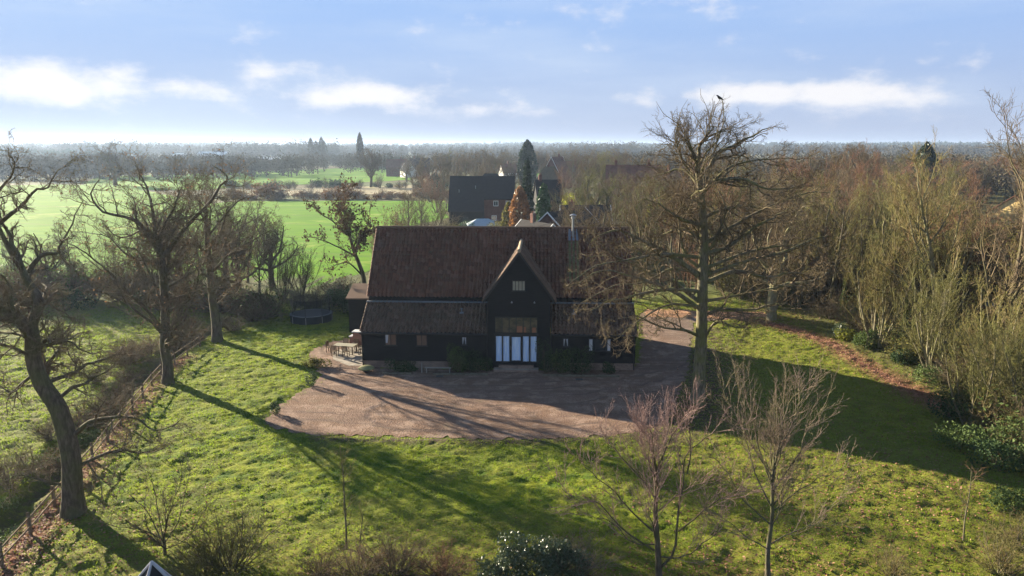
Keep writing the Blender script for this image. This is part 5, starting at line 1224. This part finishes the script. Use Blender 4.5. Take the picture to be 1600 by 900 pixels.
plant('ash', 1, 36.5, 61.0, 18.5, 'bark_pale', 'twig_gold', 'golden-brown tall tree left of the two tallest ones at the right edge', wide=.85)
b = g(1312, 530); leafbush('holly_bush', [(b[0], b[1], .7, .7, .6, .75)], .07, 'leaf_gloss', 'small silvery holly bush on the leaf strip', 'bush', n=900, seed=44)

# ------------------------------------------------------------------ TREES BEHIND THE BARN
zone = [ # px x, Y, height, kind, twig
 (905, 92, 12.5, 'ash', 'twig_brown'), (940, 86, 11.5, 'oak', 'twig_brown'), (985, 95, 13.5, 'ash', 'twig_brown'), (1010, 104, 14, 'oak', 'twig_olive'), (1050, 92, 12.5, 'ash', 'twig_red'), (1075, 110, 14.5, 'ash', 'twig_brown'),
 (1125, 90, 12.5, 'willow', 'twig_olive'), (1150, 100, 14.5, 'ash', 'twig_red'), (1190, 88, 13, 'oak', 'twig_brown'), (1210, 105, 15, 'ash', 'twig_brown'), (1245, 92, 14, 'ash', 'twig_olive'), (1275, 110, 16, 'ash', 'twig_red'), (1000, 85, 7.5, 'willow', 'twig_olive'), (1080, 86, 7.5, 'willow', 'twig_red'), (1160, 84, 7, 'willow', 'twig_olive'),
 (925, 130, 14.5, 'oak', 'twig_olive'), (960, 142, 15.5, 'ash', 'twig_brown'), (1000, 150, 15, 'ash', 'twig_brown'), (1045, 140, 16, 'oak', 'twig_brown'), (1100, 150, 17, 'ash', 'twig_red'), (1140, 135, 16, 'oak', 'twig_olive'), (1180, 160, 17.5, 'ash', 'twig_brown'), (1230, 150, 17, 'oak', 'twig_red'), (1290, 150, 18, 'ash', 'twig_red'), (1330, 165, 19, 'oak', 'twig_brown'), (1355, 140, 17.5, 'ash', 'twig_red'), (1390, 170, 16, 'ash', 'twig_olive'), (1450, 160, 15.5, 'ash', 'twig_brown'),
 (890, 190, 14, 'ash', 'twig_brown'), (912, 230, 16.5, 'oak', 'twig_brown'), (935, 210, 15.5, 'ash', 'twig_olive'), (975, 220, 16, 'oak', 'twig_brown'), (1020, 230, 16, 'ash', 'twig_brown'), (1065, 215, 16.5, 'ash', 'twig_red'), (1110, 240, 17, 'oak', 'twig_brown'), (1160, 220, 17, 'ash', 'twig_brown'), (1215, 230, 17.5, 'ash', 'twig_brown'), (1260, 215, 18, 'oak', 'twig_brown'), (1310, 225, 20, 'oak', 'twig_brown'), (1345, 240, 20, 'ash', 'twig_red'), (1400, 230, 16, 'ash', 'twig_brown'), (1470, 220, 16, 'oak', 'twig_brown'),
]
zone = [(x, Y, min(h, 13.5) if x < 1080 and Y < 160 else h, k, t) for x, Y, h, k, t in zone]
for k, (x, Yz, h, kd, tw_) in enumerate(zone):
    p = at(x, 450, Yz); far = 'in the belt far behind the barn chimney side' if Yz > 180 else ('between the barn roof and the lane' if Yz < 120 else 'in the middle row behind the barn flue')
    kn = {'oak': 'broad crooked bare tree', 'ash': 'tall bare tree with rising limbs', 'willow': 'low many-stemmed bare tree'}[kd]; cl = {'twig_brown': 'brown', 'twig_olive': 'olive', 'twig_red': 'reddish'}[tw_]
    plant(kd, k % 2, p[0], Yz, h, 'bark_grey', tw_, f'{cl} {kn} {far}', 'tree', kn.replace('tree', 'trees') + ' ' + far)
def pc_(x, Y): return at(x, 450, Y)[0]
# trees round the village
vil = [(612, 118, 8.5, 'willow', 'twig_brown'), (640, 135, 11.5, 'ash', 'twig_brown'), (662, 128, 8.5, 'shrub', 'twig_brown'), (628, 112, 5.5, 'shrub', 'twig_gold'), (590, 108, 6, 'willow', 'twig_gold'), (685, 200, 9, 'willow', 'twig_red'), (700, 215, 10, 'ash', 'twig_brown'),
 (668, 260, 15, 'oak', 'twig_brown'), (695, 275, 17, 'oak', 'twig_brown'), (720, 300, 16.5, 'oak', 'twig_brown'), (745, 270, 15.5, 'ash', 'twig_brown'), (765, 310, 17, 'oak', 'twig_brown'), (785, 420, 16, 'oak', 'twig_brown'), (800, 460, 17, 'ash', 'twig_grey'), (845, 400, 17.5, 'oak', 'twig_grey'), (870, 420, 17, 'oak', 'twig_brown'), (855, 330, 14, 'ash', 'twig_brown'), (712, 240, 12, 'ash', 'twig_brown'), (735, 225, 10.5, 'willow', 'twig_olive'), (675, 240, 11, 'willow', 'twig_red'),
 (960, 300, 18.5, 'oak', 'twig_brown'), (882, 250, 12.5, 'ash', 'twig_red'), (878, 175, 10.5, 'ash', 'twig_red'), (798, 225, 9, 'willow', 'twig_olive'), (772, 235, 9.5, 'oak', 'twig_brown'), (900, 150, 10, 'willow', 'twig_olive'), (780, 215, 8, 'ash', 'twig_brown'),
 (650, 300, 14, 'ash', 'twig_brown'), (705, 330, 17, 'ash', 'twig_olive'), (730, 350, 16, 'oak', 'twig_brown'), (758, 370, 18, 'oak', 'twig_brown'), (640, 380, 13, 'oak', 'twig_grey'), (812, 330, 13, 'ash', 'twig_brown'), (800, 300, 12.5, 'oak', 'twig_brown'), (835, 370, 17, 'oak', 'twig_brown'), (880, 360, 16, 'oak', 'twig_brown'), (893, 300, 16, 'ash', 'twig_brown'), (915, 330, 18, 'oak', 'twig_brown'), (940, 280, 17.5, 'oak', 'twig_olive'), (712, 185, 8, 'willow', 'twig_red'), (690, 170, 6, 'willow', 'twig_pink'), (875, 160, 9, 'willow', 'twig_olive'), (890, 140, 8, 'ash', 'twig_brown'), (660, 155, 9, 'ash', 'twig_brown'), (745, 240, 12, 'ash', 'twig_brown'), (770, 255, 12.5, 'oak', 'twig_brown'),
 (945, 172, 12, 'oak', 'twig_brown'), (968, 180, 12.5, 'ash', 'twig_brown'), (992, 168, 11.5, 'willow', 'twig_olive'), (1012, 176, 12.5, 'oak', 'twig_brown'), (1035, 170, 12, 'ash', 'twig_red'), (1060, 178, 13, 'oak', 'twig_brown'), (925, 178, 12, 'ash', 'twig_olive'), (905, 128, 7, 'willow', 'twig_brown'), (935, 112, 8.5, 'willow', 'twig_brown'), (955, 120, 10, 'ash', 'twig_olive'), (858, 150, 7, 'willow', 'twig_brown'), (826, 200, 9, 'oak', 'twig_brown')]
for k, (x, Yz, h, kd, tw_) in enumerate(vil):
    p = at(x, 450, Yz); zn = 'by the field corner left of the dark tiled house' if x < 690 and Yz < 220 else ('among the village gardens' if Yz < 290 else 'on the far side of the village'); cl = {'twig_brown': 'brown', 'twig_olive': 'olive', 'twig_red': 'reddish', 'twig_gold': 'golden', 'twig_grey': 'grey', 'twig_pink': 'pinkish'}[tw_]
    kn = {'oak': 'round-headed bare tree', 'ash': 'upright bare tree', 'willow': 'many-stemmed bare tree', 'shrub': 'dense bare bush'}[kd]
    plant(kd, k % 2, p[0], Yz, h, 'bark_grey', tw_, f'{cl} {kn} {zn}', 'tree' if kd != 'shrub' else 'shrub', kn.replace('tree', 'trees').replace('bush', 'bushes') + ' ' + zn, leaf=('leaf_brown', .16, .4) if x < 640 else None)
rd = np.random.default_rng(66)
for k in range(34):
    x = 1270 + k * 10.2 + rd.normal(0, 6); Yz = rd.uniform(175, 300); kd = ['ash', 'oak'][k % 2]; tw_ = ['twig_brown', 'twig_red', 'twig_grey', 'twig_brown'][k % 4]
    zn = 'beyond the yellow house' if x > 1480 else 'around the dark conifer over the wood'; lb = {'twig_brown': 'brown', 'twig_red': 'reddish', 'twig_grey': 'grey'}[tw_] + {'ash': ' upright', 'oak': ' round-headed'}[kd] + ' bare tree ' + zn
    plant(kd, (k // 2) % 2, pc_(x, Yz), Yz, rd.uniform(12.5, 16), 'bark_grey', tw_, lb, 'tree', lb.replace(' tree ', ' trees '), wide=1.1)
# single trees in the fields
p = at(580, 300, 330); plant('oak', 0, p[0], 330, 18.5, 'bark_dark', 'twig_dark', 'big round oak alone in the middle distance between the two green fields', wide=.95)
p = at(180, 290, 345); plant('oak', 1, p[0], 345, 20, 'bark_dark', 'twig_dark', 'wide spreading tree at the top edge of the left green field', wide=1.15)
p = at(471, 262, 600); plant('ash', 1, p[0], 600, 18, 'bark_dark', 'twig_dark', 'lone upright tree beyond the far green field', wide=1.1)
p = at(500, 255, 640); plant('oak', 1, p[0] + 22, 640, 12, 'bark_dark', 'twig_dark', 'low round tree beyond the far green field, right of the upright one')
# hedge lines round the stubble
for k in range(30):
    X = -98 + k * 2.65 + rh.normal(0, .8); h = rh.uniform(2.0, 4.0) * (1.6 if k % 5 == 0 else 1)
    plant('shrub' if k % 4 else 'willow', k % 3 if k % 4 else k % 2, X, 256 + rh.normal(0, 2), h, 'bark_dark', ['twig_brown', 'twig_grey', 'twig_dark'][k % 3], 'bush of the straggly hedge in front of the pale stubble', 'hedge bush', 'bushes of the hedge before the stubble', wide=1.3, name='hedge_bush', leaf=('leaf_brown', .16, .4) if k % 2 else None)
for k in range(26):
    X = -128 + k * 3.9 + rh.normal(0, 1); h = rh.uniform(2.2, 4.6) * (1.5 if k % 6 == 0 else 1)
    plant('shrub' if k % 3 else 'willow', k % 3 if k % 3 else k % 2, X, 322 + rh.normal(0, 4), h, 'bark_dark', ['twig_brown', 'twig_grey', 'twig_dark'][k % 3], 'bush of the hedge between stubble and far green field', 'hedge bush', 'bushes of the hedge behind the stubble', wide=1.3, name='hedge_bush', leaf=('leaf_dark', .2, .4) if k % 2 else None)

def conifer(name, x, y, h, r, m, label, n=2600, seed=1, col_=False, cat='conifer'):
    rng = np.random.default_rng(seed); o = empty(name, (x, y, gz(x, y))); tag(o, label, cat)
    t = rng.random(n) ** .8; zz = h * (.06 + .94 * t); prof = (np.sin(np.clip(t * 1.02, 0, 1) * pi) ** .45 * (1 - .25 * t)) if col_ else (1 - t) ** .75
    a = rng.uniform(0, 2 * pi, n); lay = .78 + .34 * vnoise(a * 2 + 5, zz * 1.4 / max(.5, h / 12), seed); rr = r * prof * lay * (1 - np.abs(rng.normal(0, .16, n)))
    P = np.stack([rr * np.cos(a), rr * np.sin(a), zz - .12 * rr], -1); v, f = leaves(rng, P, h * .022 + .06, .08)
    mb = MB(); mb.rod([(0, 0, -.1), (0, 0, h * .5), (0, 0, h * .97)], h * .018, 7, 0, .03); mb.build('trunk', M['bark_dark'], o, True)
    link('crown', mesh_from('crown', [(v, f, 0)], False, [M[m]]), o); return o
def pc(x, Y): return at(x, 450, Y)[0]
conifer('conifer_tree', pc(823, 300), 300, 20.5, 4.6, 'leaf_conifer', 'large dark conifer standing highest over the village', 4200, 1, True)
conifer('conifer_tree', pc(823, 138), 138, 15.2, 1.8, 'leaf_conifer', 'narrow green conifer spire behind the rusty one beside the dark tiled house', 2600, 2)
conifer('conifer_tree', pc(812, 130), 130, 10.8, 2.2, 'leaf_rust', 'rusty red-brown conifer beside the dark tiled house', 3200, 3, True)
conifer('conifer_tree', pc(795, 132), 132, 8.0, 1.7, 'leaf_olive', 'olive green conifer left of the rusty one', 2000, 4, True)
conifer('cypress_tree', pc(848, 140), 140, 10.8, 1.6, 'leaf_cypress', 'dense bright green cypress column right of the rusty conifer', 3400, 5, True, 'cypress')
conifer('conifer_tree', pc(1425, 190), 190, 18.8, 3.8, 'leaf_conifer', 'dark conifer rising over the right-hand wood', 3800, 6, True)
conifer('conifer_tree', pc(683, 255), 255, 9.0, 3.0, 'leaf_conifer', 'small dark evergreen among the bare trees left of the village', 1800, 7, True)
conifer('poplar_tree', pc(571, 620), 620, 29.5, 3.4, 'far_wood', 'single pointed poplar rising above the skyline', 1800, 8, True, 'poplar')
for k, (x, hh) in enumerate(((497, 27), (505, 24), (513, 28), (517, 24))): conifer('poplar_tree', pc(x, 760), 760, hh, 4.2, 'far_wood', ['leftmost of the row of four far poplars on the skyline', 'second of the four far poplars, a short one', 'third and tallest of the four far poplars', 'last and rightmost of the four far poplars'][k], 900, 9 + k, True, 'poplar')
for k, (x, Yz, r, h, m, lb) in enumerate([(905, 150, 3.4, 8.6, 'leaf_yellow', 'yellow-green leafy tree behind the bungalows'), (1022, 128, 2.6, 9.4, 'leaf_yellow', 'pale yellow-green bush seen through the drive oak branches'), (1050, 132, 2.0, 9.8, 'leaf_yellow', 'smaller yellow-green bush right of the pale one behind the drive oak'),
      (731, 150, 1.6, 2.8, 'leaf_cypress', 'clipped green dome bush in front of the dark tiled house'), (705, 150, 1.5, 2.2, 'leaf_olive', 'low olive bush left of the clipped dome'), (775, 148, 1.6, 2.6, 'leaf_olive', 'low hedge bush right of the pale garden roof')]):
    p = pc(x, Yz); leafbush('leafy_tree' if h > 5 else 'clipped_bush', [(p, Yz, h * .62 if h > 5 else h * .5, r, r, h * .36 if h > 5 else h * .55), (p + r * .5, Yz + 1, h * .5, r * .6, r * .6, h * .3)], .16 if h > 5 else .09, m, lb, 'tree' if h > 5 else 'bush', n=1800, seed=500 + k)

# ------------------------------------------------------------------ HOUSES
M['slate'] = simple('dark_slate', (.034, .031, .031), .9, .08, 0, .4, 1.5)
M['clay_far'] = simple('clay_tiles_old', (.17, .085, .060), .9, .1, 0, .5, 1.0)
M['thatch'] = simple('straw_thatch', (.13, .10, .06), .95, .05, 0, .4, 1.0)
M['render_white'] = simple('white_render', (.62, .61, .57), .9, .1, 0, .1)
M['render_yellow'] = simple('yellow_render', (.72, .54, .25), .9, .1, 0, .1)
M['pale_roof'] = simple('pale_grey_roof', (.34, .40, .43), .5, .3, 0, .2)
M['sheet_roof'] = simple('pale_sheet_roof', (.80, .76, .68), .5, .3, 0, .1)
def house(name, x, y, rz, w_, d_, ez, rz_, wallm, roofm, label, chim=None, wins_=(), verge=None, hip=0.0, cat='house', over=.3):
    e = empty(name, (x, y, gz(x, y)), rz); tag(e, label, cat); hw = w_ / 2; hd = d_ / 2
    mb = MB(); mb.prism([(-hd, 0), (hd, 0), (hd, ez), (0, rz_ - .12), (-hd, ez)] if not hip else [(-hd, 0), (hd, 0), (hd, ez), (-hd, ez)], -hw, hw, 'x'); mb.build('wall', M[wallm], e)
    mb = MB(); s = (rz_ - ez) / hd; eo = ez - over * s; A = hd + over; xo = hw + over; t = .14
    x1 = xo - hip * hd
    for sg in (-1, 1):
        v = [(-xo, sg * A, eo), (xo, sg * A, eo), (x1, 0, rz_), (-x1, 0, rz_)]; v2 = [(a, b, c + t) for a, b, c in v]
        mb.add(v + v2, [(0, 1, 2, 3), (7, 6, 5, 4), (0, 4, 5, 1), (1, 5, 6, 2), (3, 7, 4, 0)])
    if hip:
        for sg in (-1, 1): mb.add([(sg * xo, -A, eo + t), (sg * xo, A, eo + t), (sg * x1, 0, rz_ + t)], [(0, 1, 2)])
    rf_ = mb.build('roof', M[roofm], e)
    if verge:
        for sx_ in (-1, 1):
            for sg in (-1, 1):
                q = MB(); xx = sx_ * (xo + .03); v = [(xx, sg * A, eo - .06), (xx, 0, rz_ - .06), (xx, 0, rz_ + t + .04), (xx, sg * A, eo + t + .04)]; v2 = [(xx - sx_ * .10, b, c) for a, b, c in v]; q.add(v + v2, [(0, 1, 2, 3), (7, 6, 5, 4), (3, 2, 6, 7), (0, 4, 5, 1), (0, 3, 7, 4)]); q.build('verge', M[verge], rf_)
    if chim:
        for cx, cy in chim:
            q = MB(); zt = rz_ + 1.3; q.box(cx - .35, cx + .35, cy - .3, cy + .3, rz_ - abs(cy) * s - .5, zt).box(cx - .42, cx + .42, cy - .37, cy + .37, zt - .25, zt - .1)
            c_ = q.build('chimney', M['brick_house'], rf_)
            for dx in (-.17, .17): q = MB(); q.lathe([(.10, zt), (.09, zt + .35), (.06, zt + .35), (.06, zt)], cx + dx, cy, 10); q.build('chimney_pot', M['clay_far'], c_)
    for (fc_, u, z, ww, wh) in wins_:
        q = MB(); p = MB()
        if fc_ == 'f': q.box(u - ww / 2, u + ww / 2, -hd - .05, -hd + .03, z, z + wh); p.box(u - ww / 2 + .07, u + ww / 2 - .07, -hd - .06, -hd - .052, z + .07, z + wh - .07)
        else: sx_ = -1 if fc_ == 'l' else 1; a, b = sorted((sx_ * (hw - .03), sx_ * (hw + .05))); q.box(a, b, u - ww / 2, u + ww / 2, z, z + wh); a, b = sorted((sx_ * (hw + .052), sx_ * (hw + .06))); p.box(a, b, u - ww / 2 + .07, u + ww / 2 - .07, z + .07, z + wh - .07)
        wo_ = q.build('window', M['white'] if wallm != 'board' else M['black'], e); p.build('pane', M['glass'], wo_)
    return e
# dark tiled house: right half brick, left half with a catslide roof
Yd = 166
e = empty('tiled_house', (pc(754, Yd), Yd, 0)); tag(e, 'large house with dark steep roof and brick right half behind the barn', 'house')
mb = MB(); mb.prism([(0, 0), (9, 0), (9, 6.4), (4.5, 10.9), (0, 6.4)], .5, 7.2, 'x'); mb.build('wall', M['brick_house'], e)
mb = MB(); mb.prism([(-2.6, 0), (9, 0), (9, 6.4), (4.5, 10.9), (-2.6, 3.7)], -7.2, .49, 'x'); mb.build('wall', M['board'], e)
mb = MB(); mb.prism([(-.35, 6.05), (4.5, 11.0), (9.35, 6.05), (9.35, 6.22), (4.5, 11.2), (-.35, 6.22)], .5, 7.5, 'x'); mb.prism([(-3.0, 3.45), (4.5, 11.0), (9.35, 6.05), (9.35, 6.22), (4.5, 11.2), (-3.0, 3.62)], -7.5, .498, 'x'); rf2 = mb.build('roof', M['slate'], e)
for (a, z) in ((2.6, 4.6), (5.4, 4.6), (2.2, 1.3), (5.6, 1.3)):
    q = MB(); q.box(a, a + 1.1, -.06, .03, z, z + 1.2); o = q.build('window', M['white'], e); q = MB(); q.box(a + .1, a + .52, -.075, -.062, z + .1, z + 1.1).box(a + .58, a + 1.0, -.075, -.062, z + .1, z + 1.1); q.build('pane', M['glass'], o)
q = MB(); q.box(-4.2, -3.0, -2.68, -2.58, 1.3, 2.4); o = q.build('window', M['black'], e); q = MB(); q.box(-4.1, -3.1, -2.69, -2.683, 1.4, 2.3); q.build('pane', M['glass'], o)
for a, b in ((-5.2, 1.0), (-1.5, 1.8)): q = MB(); zc = 11.0 - (4.5 - b) * 1.0; q.rod([(a, b, zc), (a, b, zc + .8)], .09, 8); q.build('vent_pipe', M['steel'], rf2)
house('house', pc(768, 200), 200, 0, 7, 6, 8.4, 10.6, 'brick_house', 'slate', 'dark hipped roof just behind the ridge of the dark tiled house', hip=.7)
house('house', pc(854, 176), 176, R(8), 5.6, 7, 5.5, 10.0, 'board', 'slate', 'dark roofed house with chimney stack behind the green cypress', chim=[(-1.8, 0)])
house('thatched_house', pc(857, 262), 262, R(-6), 9.5, 8, 6.0, 11.0, 'board', 'thatch', 'tan thatched house with brick chimney in the village', chim=[(-.2, 0)], hip=.8)
house('house', pc(868, 330), 330, R(60), 11, 8, 6.5, 13.5, 'brick_house', 'clay_far', 'red-roofed house with pale gable edge, behind the thatched house', chim=[(2, 0)], verge='white')
house('house', pc(886, 330), 330, R(5), 11, 7, 6.5, 11.5, 'brick_house', 'clay_far', 'red-roofed house right of the thatched one, half hidden by trees', chim=[(-3, 0), (3, 0)])
house('cottage', pc(794, 380), 380, R(25), 8, 6, 5.2, 9.4, 'render_white', 'clay_far', 'pale cottage between bare trees above the dark tiled house', chim=[(0, 0)], wins_=[('f', -2, 3.4, 1.2, 1.3), ('f', 2, 3.4, 1.2, 1.3)])
house('cottage', pc(642, 440), 440, R(-62), 9, 6.5, 4.2, 8.6, 'render_white', 'slate', 'white gabled cottage by the far green field', wins_=[('l', 0, 2.4, 1.2, 1.4), ('l', 0, 5.0, 1.0, 1.2)], verge='white')
house('cottage', pc(660, 452), 452, R(4), 12, 7, 6.2, 11.0, 'brick_house', 'slate', 'long dark-roofed cottage right of the white gabled one', chim=[(-3, 0)])
house('cottage', pc(625, 455), 455, R(4), 12, 7, 5.8, 10.6, 'brick_house', 'clay_far', 'low brownish cottage left of the white gabled one', chim=[(3, 0)])
house('house', pc(985, 205), 205, R(-8), 15, 9, 7.0, 12.8, 'brick_house', 'clay_far', 'long red-brown roofed house half hidden by trees above the bungalow', chim=[(-5, 0), (4, 0)], wins_=[('f', -4, 4.2, 1.2, 1.3), ('f', 1, 4.2, 1.2, 1.3), ('f', 5, 4.2, 1.2, 1.3)])
house('house', pc(1030, 190), 190, R(40), 11, 8, 6.5, 11.8, 'brick_house', 'clay_far', 'red-brown gabled house right of the long one, behind the drive oak', chim=[(2, 0)])
house('bungalow', pc(884, 116) + .0, 116, R(55), 11, 8.2, 4.3, 7.9, 'brick_house', 'slate', 'brick bungalow with a white-edged gable behind the barn ridge', verge='white', wins_=[('l', .3, 1.9, 1.5, 1.2)], chim=[(1.5, 0)])
house('bungalow', pc(912, 124), 124, R(0), 8.0, 6.5, 5.2, 8.0, 'render_white', 'slate', 'white-walled wing with flat dark ridge, right of the brick gable', verge='white')
house('bungalow', pc(838, 110), 110, R(-58), 8, 6.5, 3.6, 6.6, 'render_white', 'slate', 'bungalow showing one white verge left of the brick gable', verge='white', chim=[(-1.0, .0)])
house('garden_building', pc(755, 152), 152, R(6), 6.0, 4.6, 1.9, 3.0, 'render_white', 'pale_roof', 'pale grey roofed garden building before the dark tiled house', hip=.9, cat='garden building')
x_, y_, z_ = at(834, 322, 109); q = MB(); q.rod([(0, 0, 0), (0, 0, z_ - 5)], .035, 6); q.rod([(-.6, 0, z_ - 5.2), (.6, 0, z_ - 5.2)], .02, 5); [q.rod([(a, -.3, z_ - 5.2), (a, .3, z_ - 5.2)], .012, 5) for a in np.linspace(-.55, .55, 7)]
q.rod([(0, 0, z_ - 6.3), (.35, 0, z_ - 6.3)], .02, 5); o = q.build('television_aerial', M['steel']); o.location = (x_, y_, 5.0); tag(o, 'television aerial standing over the left bungalow', 'aerial')
house('house', pc(1592, 128), 128, R(35), 13, 8, 6.6, 9.6, 'render_yellow', 'clay_far', 'sunlit yellow house showing through the wood at the right edge', wins_=[('f', -4.5, 3.9, 1.1, 1.3), ('f', -2, 3.9, 1.1, 1.3), ('f', 1, 3.9, 1.1, 1.3), ('f', -4.5, 1.2, 1.1, 1.3), ('f', -2, 1.2, 1.1, 1.3), ('l', 0, 3.9, 1.1, 1.3)])
house('barn_shed', pc(350, 880), 880, R(3), 34, 22, 7.5, 12.5, 'board', 'sheet_roof', 'large far farm shed with a sunlit pale roof', cat='shed')
house('barn_shed', pc(300, 900), 900, R(3), 15, 14, 7, 10.2, 'board', 'sheet_roof', 'smaller far pale-roofed shed left of the large one', cat='shed')
house('barn_shed', pc(430, 800), 800, R(-10), 26, 10, 5, 7.5, 'board', 'sheet_roof', 'long low far shed right of the two pale sheds', cat='shed')
house('cottage', pc(415, 650), 650, R(30), 9, 7, 4.5, 8, 'render_white', 'slate', 'tiny white cottage beyond the far green field', cat='cottage')
# pond glimpsed through the wood
def water_b(K): return K.bsdf((.035, .045, .05), .08, .5, 0.0, K.noise(2.5, 3), .15, .02)
M['water'] = mat('pond_water', water_b); tag(sheet('water', [(46, 74), (53, 72), (60, 76), (62, 82), (54, 84), (47, 81)], .05, M['water'], 1.0, .3), kind='structure')

# ------------------------------------------------------------------ FAR WOODS
def wood(label, regions, h, m, seed, nl=120, ls=.75):
    """far-off mass of bare trees: each with trunk and twig cloud, merged as one wood"""
    rng = np.random.default_rng(seed); T = []
    for (x0, x1, y0, y1, n) in regions: T.append(np.stack([rng.uniform(x0, x1, n), rng.uniform(y0, y1, n)], -1))
    T = np.concatenate(T); n = len(T); z = terrain(T[:, 0], T[:, 1]); H = h * rng.uniform(.65, 1.2, n); Wd = H * rng.uniform(.30, .46, n)
    d = unit(rng.normal(size=(n, nl, 3))); r = rng.random((n, nl, 1)) ** .45; sh = .75 + .5 * vnoise(d[..., 0] * 2.5 + T[:, :1], d[..., 1] * 2.5 + d[..., 2] * 2 + T[:, 1:], seed)[..., None]
    P = d * r * sh * np.stack([Wd, Wd, H * .47], -1)[:, None]; P = P + np.stack([T[:, 0], T[:, 1], z + H * .50], -1)[:, None]
    v, f = leaves(rng, P.reshape(-1, 3), ls, .2)
    S = np.zeros((n, 3, 3)); S[:, :, :2] = T[:, None]; S[:, :, 2] = z[:, None] + H[:, None] * np.array([-.02, .4, .85]); tv, tf = tube(S, (H * .02)[:, None] * np.array([1, .7, .2])[None], 4)
    tag(link('woods', mesh_from('woods', [(v, f, 0), (tv, tf, 0)], False, [M[m]])), label, 'wood', kind='stuff')
wood('near blue-grey wood along the left green field', [(-420, -190, 400, 470, 190), (-200, -130, 430, 500, 50), (-330, -220, 380, 400, 30)], 13, 'far_wood', 1, 150, .65)
wood('hazy woods in the left distance beyond the fields', [(-700, -120, 620, 820, 420), (-160, -40, 560, 700, 60), (-420, -150, 480, 600, 120)], 12, 'far_wood', 2, 110, .8)
wood('evergreen wood in the left distance', [(-900, -500, 850, 1050, 260)], 15, 'far_wood_green', 3, 100, 1.0)
wood('woods beyond the village', [(-120, 120, 500, 700, 200), (60, 260, 330, 520, 230), (-20, 60, 470, 520, 30)], 14, 'far_wood', 4, 220, .55)
wood('woods in the right distance', [(150, 520, 260, 420, 330), (100, 170, 240, 330, 60), (300, 700, 500, 800, 250)], 13.5, 'far_wood', 5, 220, .60)
wood('far skyline woods', [(-1500, 1300, 1150, 1700, 2300)], 19, 'far_wood', 6, 95, 1.25)
wood('tall wood standing up on the left skyline', [(-400, -250, 1000, 1100, 70), (-720, -500, 1150, 1250, 60), (60, 190, 1100, 1200, 50)], 25, 'far_wood', 16, 110, 1.3)
wood('farthest skyline woods', [(-2600, 2600, 2300, 3200, 3000)], 22, 'far_wood_green', 7, 60, 2.6)

# ------------------------------------------------------------------ HAZE
hm = bpy.data.materials.new('haze_air'); hm.use_nodes = True; t = hm.node_tree; t.nodes.clear()
pv = t.nodes.new('ShaderNodeVolumePrincipled'); pv.inputs['Color'].default_value = (.56, .73, 1.0, 1); pv.inputs['Density'].default_value = .00014; pv.inputs['Anisotropy'].default_value = .38
oo = t.nodes.new('ShaderNodeOutputMaterial'); t.links.new(pv.outputs[0], oo.inputs['Volume'])
mb = MB(); mb.box(-9500, 9500, -400, 11500, -3.0, 42.0); tag(mb.build('haze', hm), 'thin bluish air over the fields and woods', 'haze', kind='stuff')
